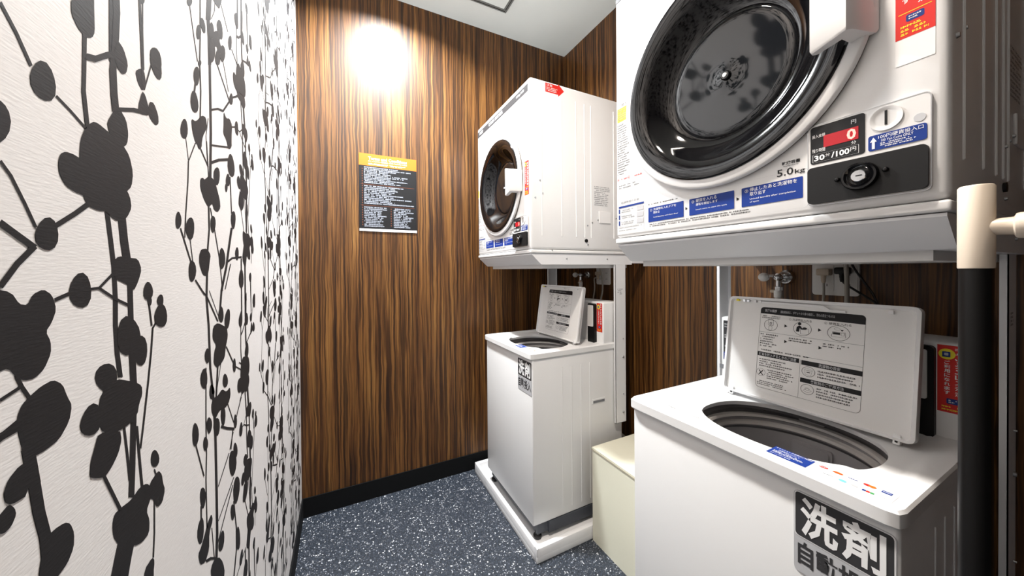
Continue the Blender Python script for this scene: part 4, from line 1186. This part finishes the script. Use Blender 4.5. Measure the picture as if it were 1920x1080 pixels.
    def onw(a, z, d=0):
        return Vector((tc[0] + (.161 - d) * math.cos(a), tc[1] + (.185 - d) * math.sin(a), z))
    b = MB()
    fl = lambda s_, t_, h=0: onw(a0 - s_ / .161, t_, h)
    b.prism(rrect(-.036, .640, .036, .742, .006), 0, .006, fl, TUBM)
    b.prism(rrect(-.031, .648, .031, .736, .005), .006, .009, fl, TUBM)
    b.prism(rrect(-.026, .698, .024, .714, .002), .0085, .0095, fl, PBLACK)
    b.build('lint_filter', drum, label='grey lint filter with a dark slot')
    b = MB()
    for s_ in (-.10, -.052, .052, .11, .19, -.19, .3, -.3):
        b.prism([(s_ - .0008, .45), (s_ + .0008, .45), (s_ + .0008, .745), (s_ - .0008, .745)], 0, .0008, fl, TUBD)
    b.prism(rrect(-.022, .796, .022, .8045, .003), -.004, .006, fl, TUBM)
    b.build('drum_seams', drum, smooth=False)
    # lid, standing open and leaning back
    yl0, yl1 = YW - .1995, YW + .1685
    Lh = .2675
    o = Vector((.982, yl1, .8365))
    v = Vector((.04, 0, .267)).normalized()
    fl = frame(o, (0, -1, 0), v)
    Wl = yl1 - yl0
    b = MB()
    b.prism(rrect(0, 0, Wl, Lh, .010), -.016, -.004, fl, GREYP)
    lid = b.build('lid', t, label='open lid leaning against the back console, printed on its inner face')
    # raised rim with the finger notch at the free edge
    b = MB()
    rim = rrect(0, 0, Wl, Lh, .012, 5)
    nn = len(rim)
    inn = rrect(.008, .006, Wl - .008, Lh - .009, .008, 5)
    vs_ = [fl(p[0], p[1], -.017) for p in rim] + [fl(p[0], p[1], .003) for p in rim] + [fl(p[0] + (q[0] - p[0]) * .7, p[1] + (q[1] - p[1]) * .7, .0035) for p, q in zip(rim, inn)] + [fl(q[0], q[1], -.004) for q in inn]
    fs_ = [(k * nn + i, k * nn + (i + 1) % nn, (k + 1) * nn + (i + 1) % nn, (k + 1) * nn + i) for k in range(3) for i in range(nn)]
    b.add(vs_, fs_, WHITE2)
    b.build('lid_rim', lid)
    b = MB()
    b.prism([(.075, Lh - .010), (.215, Lh - .010), (.228, Lh - .019), (.255, Lh - .019), (.255, Lh - .023), (.222, Lh - .023), (.205, Lh - .015), (.085, Lh - .014)], -.004, .002, fl, WHITE2)
    for s_ in (.038, .048, .066, .078):
        b.prism(rrect(s_, Lh - .014, s_ + .006, Lh - .008, .001), -.004, .004, fl, CHROME if s_ < .06 else WHITE2)
    b.prism(rrect(.020, Lh - .013, .026, Lh - .008, .001), -.004, .004, fl, YEL)
    b.prism(rrect(Wl - .045, Lh - .018, Wl - .038, Lh - .011, .001), -.004, .004, fl, WHITE2)
    b.build('lid_catch', lid)
    for s_ in (.020, Wl - .030):
        b = MB()
        b.prism(rrect(s_, -.008, s_ + .010, .012, .002), -.012, .001, fl, WHITE2)
        b.prism(rrect(s_ + .003, -.004, s_ + .007, .002, .001), .001, .002, fl, PBLACK)
        b.build('lid_hinge', lid)
    # instruction label on the lid
    a = .0815
    w_, z0, z1 = .2065, .030, .2430

    def q(x, y):
        return x + a, y
    h0 = -.0036
    b = MB()
    outline(b, fl, rrect(a, z0, a + w_, z1, .010), .0007, PBLACK, h0)
    flat(b, fl, [(a + w_, .2225)] + [(a + w_ - .008 + .008 * math.cos(R(i)), z1 - .008 + .008 * math.sin(R(i))) for i in range(0, 91, 15)] + [(a + .008 - .008 * math.sin(R(i)), z1 - .008 + .008 * math.cos(R(i))) for i in range(0, 91, 15)] + [(a, .2260)], PBLACK, h0)
    text(b, fl, '洗濯の順序', a + .010, .2305, a + .038, .2385, PLGREY, h0 + .0003, .02)
    text(b, fl, '運転開始前に、ポケットの中身を確認し、汚れの目立つものは', a + .046, .2305, a + .155, .2375, PLGREY, h0 + .0003)

    def oval(cx, cy, rx, ry):
        outline(b, fl, ell(cx, cy, rx, ry, 40), .0008, PBLACK, h0)
    text(b, fl, '確認', a + .006, .2180, a + .016, .2215, PBLACK, h0)
    text(b, fl, '洗濯物表示', a + .026, .2180, a + .047, .2215, PBLACK, h0)
    fineprint(b, fl, a + .004, .2135, a + .048, .2172, 1, PBLACK, h0, ragged=.1, ch=.003)
    text(b, fl, '① 洗濯物を入れる', a + .066, .2145, a + .112, .2205, PBLACK, h0)
    text(b, fl, '② 硬貨を入れる', a + .136, .2145, a + .184, .2205, PBLACK, h0)
    oval(a + .026, .197, .0155, .0150)
    oval(a + .0945, .197, .0185, .0170)
    oval(a + .1625, .197, .0200, .0175)
    # pictogram 1: hands holding a garment tag
    outline(b, fl, rrect(a + .0195, .196, a + .0325, .2105, .002), .0006, PBLACK, h0)
    text(b, fl, '衣', a + .0225, .1975, a + .0295, .2055, PBLACK, h0)
    outline(b, fl, rrect(a + .0215, .183, a + .0295, .195, .003), .0006, PBLACK, h0)
    # pictogram 2: person loading a machine
    flat(b, fl, ell(a + .0885, .2085, .0036), PBLACK, h0)
    flat(b, fl, [(a + .082, .189), (a + .083, .200), (a + .0875, .2045), (a + .091, .2035), (a + .094, .1985), (a + .0985, .1975), (a + .0985, .1955), (a + .092, .195), (a + .0895, .198), (a + .0885, .189)], PBLACK, h0)
    flat(b, fl, ell(a + .0995, .1985, .0045, .0028), PBLACK, h0)
    outline(b, fl, [(a + .091, .184), (a + .108, .1845), (a + .1065, .1985), (a + .0905, .1955)], .0007, PBLACK, h0)
    # pictogram 3: washer with a coin going in
    outline(b, fl, [(a + .150, .188), (a + .176, .188), (a + .174, .2), (a + .152, .2)], .0008, PBLACK, h0)
    rect(b, fl, a + .153, .1935, a + .1655, .1985, PBLACK, h0)
    outline(b, fl, rrect(a + .167, .192, a + .173, .198, .0005), .0006, PBLACK, h0)
    outline(b, fl, ell(a + .160, .2065, .0055, .003), .0005, PBLACK, h0)
    flat(b, fl, [(a + .1685, .2015), (a + .1715, .2055), (a + .1655, .2055)], PBLACK, h0)
    for s_, t_ in ((.0570, .1990), (.1255, .1990), (.0590, .1595), (.1285, .1575)):
        flat(b, fl, [(a + s_, t_ - .004), (a + s_ + .0065, t_), (a + s_, t_ + .004)], PBLACK, h0)
    rect(b, fl, a, .1765, a + w_, .1771, PGREY, h0)
    fineprint(b, fl, a + .004, .1375, a + .046, .1745, 6, PBLACK, h0, fill=.5, ragged=.4, ch=.0035)
    fineprint(b, fl, a + .068, .1615, a + .115, .1730, 2, PBLACK, h0, fill=.5, ragged=.3, ch=.0035)
    fineprint(b, fl, a + .136, .1600, a + .184, .1715, 2, PBLACK, h0, fill=.5, ragged=.4, ch=.0035)
    fineprint(b, fl, a + .008, .1275, a + .115, .1325, 1, PBLACK, h0, fill=.6, ragged=.05, ch=.0035)
    rect(b, fl, a + .1, .1300, a + w_, .1306, PGREY, h0)
    rect(b, fl, a, .1125, a + .0930, .1235, PBLACK, h0)
    text(b, fl, '硬貨を投入するときのご注意', a + .004, .1140, a + .087, .1220, PLGREY, h0 + .0003, .015)
    rect(b, fl, a + .0975, .1105, a + w_, .1215, PBLACK, h0)
    text(b, fl, '洗濯物の目安', a + .131, .1122, a + .170, .1200, PLGREY, h0 + .0003, .015)
    rect(b, fl, a + .0950, z0, a + .0956, .1215, PGREY, h0)
    rect(b, fl, a + .0975, .0690, a + w_, .0795, PBLACK, h0)
    text(b, fl, '柔軟剤のご使用方法', a + .118, .0705, a + .178, .0783, PLGREY, h0 + .0003, .015)
    fineprint(b, fl, a + .006, .0850, a + .080, .1080, 4, PBLACK, h0, fill=.5, ragged=.35, ch=.0035)
    fineprint(b, fl, a + .026, .0560, a + .090, .0820, 5, PBLACK, h0, fill=.5, ragged=.3, ch=.0035)
    fineprint(b, fl, a + .004, .0370, a + .088, .0500, 3, PBLACK, h0, fill=.5, ragged=.3, ch=.0035)
    outline(b, fl, ell(a + .0115, .0700, .0105, .0100, 30), .0006, PBLACK, h0)
    flat(b, fl, [(a + .006, .064), (a + .0075, .0625), (a + .017, .0745), (a + .0155, .076)], PBLACK, h0)
    flat(b, fl, [(a + .0155, .0625), (a + .017, .064), (a + .0075, .076), (a + .006, .0745)], PBLACK, h0)
    oval(a + .1125, .0965, .0130, .0120)
    outline(b, fl, ell(a + .1125, .101, .0075, .0025), .0005, PBLACK, h0)
    outline(b, fl, [(a + .105, .0995), (a + .107, .0885), (a + .118, .0885), (a + .120, .0995)], .0005, PBLACK, h0)
    rect(b, fl, a + .109, .094, a + .116, .0955, PBLACK, h0)
    oval(a + .1125, .0545, .0130, .0120)
    outline(b, fl, [(a + .104, .050), (a + .1135, .047), (a + .1215, .0525), (a + .112, .0575)], .0005, PBLACK, h0)
    outline(b, fl, ell(a + .1125, .0555, .0045, .003), .0005, PBLACK, h0)
    fineprint(b, fl, a + .130, .0860, a + .203, .1060, 3, PBLACK, h0, fill=.5, ragged=.2, ch=.0035)
    fineprint(b, fl, a + .130, .0400, a + .200, .0650, 4, PBLACK, h0, fill=.5, ragged=.25, ch=.0035)
    b.build('instruction_label', lid, smooth=False)
    # back console
    b = MB()
    b.rbox((1.102, Y0w + .008, ZTOP - .010), (1.216, Y1w - .008, 1.026), .006, WHITE2)
    con = b.build('console', t)
    fc = front(1.102, Y1w - .008)

    def K(y):
        return Y1w - .008 - y
    b = MB()
    plate(b, fc, K(YW + .2370), .889, K(YW + .150), 1.015, PCHAR, .001, .002)
    rect(b, fc, K(YW + .2360), .890, K(YW + .150), .914, BLUE, .0013, .001)
    for z in (1.000, .992, .965, .958, .930):
        fineprint(b, fc, K(YW + .233), z, K(YW + .195), z + .006, 1, PLGREY, .0016, fill=.8, ragged=.2, ch=.004)
    fineprint(b, fc, K(YW + .233), .893, K(YW + .20), .911, 3, PWHITE, .0018, fill=.5, ragged=.1, ch=.003)
    plate(b, fc, K(YW + .250), .858, K(YW + .236), .872, PGREY, .0008, .001)
    b.build('control_label', con, smooth=False)
    # card reader frame beside the lid
    b = MB()
    s0, s1 = K(YW - .150), K(YW - .200)
    b.prism(rrect(s0, .826, s1, 1.017, .008), 0, .014, fc, BLACK)
    rd = b.build('card_reader', con, label='black framed card reader slot')
    b = MB()
    b.prism(rrect(s0 + .004, .906, s1 - .009, 1.009, .004), .014, .018, fc, GREYP)
    b.build('reader_cover', con, smooth=True)
    b = MB()
    plate(b, fc, K(YW - .2015), .829, K(YW - .240), 1.021, PWHITE, .0006, .001)
    rect(b, fc, K(YW - .2015), .884, K(YW - .240), 1.021, RED, .0008)
    f2 = front(1.102, YW - .2015)
    for k, ch_ in enumerate('キャッシュレス決済'):
        z = 1.018 - k * .0112
        text(b, f2, ch_ if ch_ != 'ー' else '|', .0225, z - .0088, .0340, z, PWHITE, .0010, .02)
    for k, ch_ in enumerate('ご利用になれます'):
        z = .990 - k * .0088
        text(b, f2, ch_, .0090, z - .0072, .0165, z, PWHITE, .0010, .02)
    flat(b, f2, ell(.0125, 1.003, .0110, .0110), YEL, .0010)
    rect(b, f2, .0065, .997, .0170, 1.008, BLUE, .0012, .001)
    rect(b, f2, .0090, 1.0, .0145, 1.0055, PLGREY, .0014, .001)
    rect(b, f2, .0120, .902, .0270, .913, BLUE, .0010, .002)
    fineprint(b, f2, .0145, .904, .0250, .9115, 2, PWHITE, .0012, ragged=.1)
    fineprint(b, f2, .006, .887, .034, .899, 2, YEL, .0010, ragged=.2, ch=.003)
    b.build('red_cashless_sticker', con, smooth=False)
    # prints on the front lip of the top
    ft = frame((0, 0, ZTOP), (0, -1, 0), (1, 0, 0))
    b = MB()
    outline(b, ft, rrect(-(YW + .245), .724, -(YW + .065), .748, .004), .0007, PGREY, .0005)
    fineprint(b, ft, -(YW + .235), .743, -(YW + .140), .747, 1, PGREY, .0006, ragged=.05, ch=.004)
    fineprint(b, ft, -(YW + .160), .7405, -(YW + .07), .7435, 1, PBLACK, .0006, ragged=.05, ch=.003)
    b.build('lip_print', t, smooth=False)
    b = MB()
    rect(b, ft, -.355, .7195, -.2935, .7570, BLUE2, .0005)
    text(b, ft, 'キャッシュレス決済のご利用は', -.352, .7500, -.296, .7552, PWHITE, .0008)
    text(b, ft, '決済端末にかざして', -.345, .7420, -.312, .7470, PWHITE, .0008)
    fineprint(b, ft, -.350, .7300, -.300, .7400, 3, PWHITE, .0008, ragged=.3, ch=.003)
    text(b, ft, 'スタートボタンを押す', -.350, .7225, -.318, .7270, PWHITE, .0008)
    b.build('blue_cashless_strip', t, smooth=False)
    b = MB()
    rect(b, ft, -.2930, .7195, -.1905, .7570, PWHITE, .0004)
    flat(b, ft, ell(-.279, .7485, .0060, .0040), RED, .0008)
    fineprint(b, ft, -.2835, .7465, -.2745, .7505, 1, PWHITE, .0010, ragged=.05, ch=.002)
    flat(b, ft, ell(-.260, .7485, .0070, .0038), ORANGE, .0008)
    rect(b, ft, -.266, .7470, -.254, .7483, RED, .0010)
    text(b, ft, 'VISA', -.2475, .7462, -.2345, .7500, BLUE, .0008, .02)
    flat(b, ft, ell(-.2240, .7480, .0045, .0040), RED, .0008)
    flat(b, ft, ell(-.2180, .7480, .0045, .0040), ORANGE, .0009)
    rect(b, ft, -.2075, .7440, -.1965, .7520, BLUE2, .0008)
    rect(b, ft, -.2065, .7474, -.1975, .7486, PWHITE, .0010)
    fineprint(b, ft, -.272, .7255, -.259, .7300, 1, PGREY, .0008, ragged=.05, ch=.002)
    flat(b, ft, ell(-.247, .7275, .0050, .0040), CYAN, .0008)
    flat(b, ft, ell(-.233, .7275, .0045, .0030), PLGREY, .0008)
    rect(b, ft, -.2235, .7235, -.2192, .7290, BLUE, .0008, .001)
    rect(b, ft, -.2188, .7235, -.2146, .7290, RED, .0008, .001)
    rect(b, ft, -.2142, .7235, -.2100, .7290, GREEN, .0008, .001)
    fineprint(b, ft, -.2045, .7250, -.1950, .7290, 1, PLGREY, .0008, ragged=.05, ch=.002)
    fineprint(b, ft, -.2880, .7380, -.2600, .7400, 1, PLGREY, .0008, ragged=.05, ch=.002)
    b.build('payment_marks_strip', t, smooth=False, label='white strip of payment marks on the front lip')
    # detergent label on the front
    ff = front(.712, .3065)
    w_, h_ = .1245, .146
    zb = .650
    b = MB()
    plate(b, ff, 0, zb, w_, zb + h_ - .004, PLGREY, .0012, .008)
    outline(b, ff, rrect(.0012, .7125, w_ - .0012, zb + h_ - .0052, .006), .0014, PWHITE, .0016)
    rect(b, ff, .0026, .7140, w_ - .0026, zb + h_ - .0066, PCHAR, .0016, .005)
    lb = b.build('detergent_label', t, smooth=False)
    b = MB()
    text(b, ff, '洗', .0100, .7190, .0600, .7850, PWHITE, .0020, .03)
    text(b, ff, '剤', .0640, .7190, .1140, .7850, PWHITE, .0020, .03)
    text(b, ff, '自動投入', .0060, .6640, .1180, .7060, PCHAR, .0016, .03)
    b.build('detergent_lettering', lb, smooth=False)
    # drain hose at the back corner
    b = MB()
    b.tube([(1.214, Y0w + .09, .30), (1.275, Y0w + .07, .33), (1.305, Y0w + .05, .25), (1.300, Y0w + .03, .12), (1.31, Y0w + .03, .09)], .013, CORDG, 12)
    b.build('drain_hose', t)
    return t


def make_pan():
    t = thing('drain_pan', 'white plastic drain pan under the nearest washing machine', 'pan', (.99, YW + .02, 0))
    x0, x1, y0, y1, h = .689, 1.365, .427 - .312, .427 + .355, .061
    y0, y1 = YP - .352, YP + .352
    b = MB()
    b.rbox((x0, y0, 0), (x1, y1, .030), .004, PAN, 2)
    b.build('pan_floor', t)
    for a, c_ in (((x0, y0, 0), (x0 + .018, y1, h)), ((x1 - .018, y0, 0), (x1, y1, h)), ((x0, y0, 0), (x1, y0 + .024, h)), ((x0, y1 - .024, 0), (x1, y1, h))):
        MB().rbox(a, c_, .005, PAN, 2).build('pan_wall', t)
    # raised corner pads that carry the feet
    for y in (y0 + .024, y1 - .109):
        MB().box((x0 + .090, y if y < YP else y, .0295), (x0 + .16, y + .02, .044), PAN).build('corner_pad', t)
    return t


YP = YW + .045
dryer = make_dryer()
stand = make_stand('white steel stand with tapered shelf carrying the nearest dryer', .0165)
stand2 = make_stand('white steel stand carrying the dryer by the back wall', .001)
stand2.location.y += 1.0725
washer = make_washer()
pan = make_pan()
DYD, DYW_ = 1.0725, 1.0445


def far_copy(o, dy, label, group, keep=lambda x: True):
    c_ = copy_tree(o, None, keep)
    c_.location.y += dy
    c_['label'] = label
    c_['group'] = group
    o['group'] = group
    return c_


far_copy(dryer, DYD, 'white coin tumble dryer by the back wall with red arrow sticker on its side', 'stacked coin dryers')
far_copy(washer, DYW_, 'white top-loading washing machine standing in the corner by the back wall', 'washing machines')
far_copy(pan, 1.511 - YP, 'white plastic drain pan on the floor under the washing machine by the back wall', 'drain pans')

# ================================================================== cream plywood box between the machines
bx0, bx1, by0, by1, bz = .970, 1.366, YP + .36, 1.157, .408
t = thing('plywood_box', 'cream painted plywood box on the floor between the two washing machines', 'box', (1.16, .98, 0))
MB().box((bx0 + .002, by0 + .002, 0), (bx0 + .014, by1 - .002, bz - .012), PLY).build('front_panel', t, smooth=False)
MB().box((bx0 + .014, by1 - .014, 0), (bx1, by1 - .002, bz - .012), PLY).build('side_panel', t, smooth=False)
MB().box((bx0 + .014, by0 + .002, 0), (bx1, by0 + .014, bz - .012), PLY).build('side_panel', t, smooth=False)
b = MB().box((bx0, by0, bz - .012), (bx1, by1, bz), PLY)
b.box((bx0 - .0008, by0, bz - .0085), (bx0, by1, bz - .0065), PLYE)
b.box((bx0 - .0004, by0, bz - .012), (bx0, by1, bz - .0095), PLYE)
b.build('top_board', t, smooth=False)

# ================================================================== taps, outlets, plugs and cords on the right wall


def make_tap(y, z):
    t = thing('water_tap', 'chrome water tap with a white knob on the wall above the nearest washing machine', 'tap', (XR, y, z))
    b = MB()
    b.lathe([(.026, 0), (.026, .004), (.021, .014), (.010, .013), (.0085, .014)], (XR, y, z), (-1, 0, 0), CHROME, 28, True, False)
    b.build('wall_flange', t)
    b = MB()
    b.cyl((XR - .01, y, z), (XR - .055, y, z), .0085, CHROME, 18)
    b.ball((XR - .058, y, z), .0145, CHROME)
    b.cyl((XR - .058, y, z), (XR - .058, y, z - .030), .0095, CHROME, 18)
    b.lathe([(.0125, 0), (.0125, .012), (.010, .014)], (XR - .058, y, z - .044), (0, 0, 1), CHROME, 6, True, True)
    b.cyl((XR - .058, y + .012, z + .004), (XR - .064, y + .026, z + .006), .0045, CHROME, 12)
    b.build('tap_body', t)
    b = MB()
    b.ball((XR - .072, y + .036, z + .001), .0165, WHITE2, 18, (1, 1, .92))
    b.build('knob', t, label='round white knob')
    b = MB()
    b.rbox((XR - .064, y + .006, z - .052), (XR - .052, y + .022, z - .042), .002, BEIGE, 1)
    b.cyl((XR - .058, y, z - .044), (XR - .058, y, z - .068), .0115, GREYP, 16)
    b.build('hose_coupling', t)
    b = MB()
    b.tube([(XR - .058, y, z - .066), (XR - .058, y, z - .12), (XR - .070, y - .01, z - .2), (XR - .085, y - .01, z - .26)], .0085, CORDG, 10)
    b.build('supply_hose', t)
    return t


tap = make_tap(.612, 1.150)
far_copy(tap, 1.052, 'chrome water tap on the wall above the back washing machine', 'water taps')


def make_outlet(y0, y1, z0, z1):
    t = thing('wall_outlet', 'white double wall socket plate above the nearest washing machine', 'socket', (XR, (y0 + y1) / 2, (z0 + z1) / 2))
    fr = front(XR, y1)
    W = y1 - y0
    b = MB()
    b.prism(rrect(0, z0, W, z1, .009), 0, .007, fr, GREYP)
    pl = b.build('face_plate', t)
    for k in range(2):
        s0 = .012 + k * W * .48
        b = MB()
        b.prism(rrect(s0, z0 + .014, s0 + W * .38, z1 - .014, .003), .0065, .0085, fr, GREYP)
        for i in range(2):
            for d in (-.0045, .0045):
                b.prism([(s0 + W * .19 + d - .0009, z0 + .028 + i * .034), (s0 + W * .19 + d + .0009, z0 + .028 + i * .034), (s0 + W * .19 + d + .0009, z0 + .036 + i * .034), (s0 + W * .19 + d - .0009, z0 + .036 + i * .034)], .0084, .0088, fr, BLACK)
        b.build('socket', t)
    return t


OY0, OY1, OZ0, OZ1 = .427, .539, 1.095, 1.203
outlet = make_outlet(OY0, OY1, OZ0, OZ1)
far_copy(outlet, 1.040, 'shaded wall socket plate above the back washing machine', 'wall sockets')


def plug(name, label, cat, y, z, mat_, cord, r=.0035, group=None):
    t = thing(name, label, cat, (XR - .01, y, z), group)
    b = MB()
    b.rbox((XR - .036, y - .0165, z - .0105), (XR - .0085, y + .0165, z + .0105), .004, mat_, 2)
    b.build('plug_head', t)
    b = MB()
    b.lathe([(.0075, 0), (.0065, -.006), (.0070, -.007), (.0058, -.014), (.0062, -.015), (.0050, -.022), (.0042, -.024)], (XR - .026, y, z - .010), (0, 0, 1), mat_, 14)
    b.build('strain_relief', t)
    b = MB()
    b.tube([(XR - .026, y, z - .030)] + cord, r, CORDG if mat_ is BEIGE else CORDB, 8)
    b.build('cord', t)
    return t


pz = 1.168
plug('power_plug', 'beige power plug with grey cord in the socket above the nearest washing machine', 'plug', .503, pz, BEIGE,
     [(XR - .028, .502, pz - .07), (XR - .045, .500, pz - .13), (XR - .09, .49, pz - .20)], group='power plugs')
plug('power_plug', 'black power plug with black cord in the right half of the socket', 'plug', .459, 1.172, BLACK,
     [(XR - .030, .448, 1.130), (XR - .030, .420, 1.108), (XR - .030, .380, 1.074), (XR - .04, .35, 1.03), (XR - .06, .34, .98)], .003, 'power plugs')
plug('power_plug', 'grey power plug with drooping cord in the socket above the back washing machine', 'plug', 1.545, 1.160, BEIGE,
     [(XR - .04, 1.560, 1.13), (XR - .045, 1.552, 1.07), (XR - .07, 1.545, .98)], group='power plugs')
b = MB()
b.tube([(1.254, .4375, 1.30), (1.29, .4375, 1.275), (1.305, .4375, 1.22), (1.315, .4370, 1.15), (1.320, .4385, 1.08), (1.31, .440, 1.02), (1.29, .442, .97)], .0055, CORDG, 10)
o = b.build('hanging_cord', label='thick grey cord hanging from the nearest dryer in front of the socket', org=(1.30, .4375, 1.186))
o['category'] = 'cord'
b = MB()
b.tube([(1.254, .426, 1.32), (1.29, .430, 1.29), (1.32, .430, 1.20), (XR - .030, .410, 1.14), (XR - .022, .392, 1.10), (XR - .025, .375, 1.04), (1.33, .36, .97)], .003, CORDB, 8)
o = b.build('hanging_cord', label='thin black cord slanting down beside the thick grey cord', org=(1.31, .432, 1.186))
o['category'] = 'cord'
b = MB()
b.tube([(1.254, 1.520, 1.30), (1.30, 1.515, 1.27), (1.335, 1.510, 1.19), (1.342, 1.500, 1.14), (1.335, 1.490, 1.06), (1.30, 1.475, .99)], .005, CORDG, 10)
o = b.build('hanging_cord', label='pale cord hanging from the back dryer', org=(1.34, 1.510, 1.186))
o['category'] = 'cord'

# ================================================================== pipe rack at the right edge
D_ = .62
az = yaw + math.atan((1830 - 960) / f_px)
px_, py_ = D_ * math.sin(az), D_ * math.cos(az)
t = thing('pipe_rack', 'black upright pipe with an ivory joint and side arm at the right edge', 'rack', (px_, py_, 0))
r_ = .0117
MB().lathe([(.0, 0), (r_, .0), (r_, 1.19)], (px_, py_, .02), (0, 0, 1), POLEB, 40, False, False).build('black_pipe', t)
MB().lathe([(.018, 0), (.018, .012), (.014, .02), (.013, .026)], (px_, py_, 0), (0, 0, 1), RUBBER, 28).build('foot', t)
zt0, zt1 = 1.1785, 1.2675
MB().lathe([(r_ + .0006, zt0), (r_ + .0009, zt0 + .001), (r_ + .0009, zt1 - .002), (r_ - .0005, zt1)], (px_, py_, 0), (0, 0, 1), PIPEW, 48).build('ivory_joint', t)
d = Vector((.05, -1, .0)).normalized()
p0 = Vector((px_, py_, 1.222)) + d * .004
b = MB()
b.lathe([(.0085, 0), (.0088, .012), (.0092, .019), (.0125, .0205), (.0132, .023), (.0132, .40), (.011, .404)], p0, d, PIPEW, 32)
b.build('ivory_arm', t)
pb = p0 + d * .35
MB().cyl((pb.x, pb.y, .0), (pb.x, pb.y, 1.2125), .0117, POLEB, 28).build('black_pipe', t)
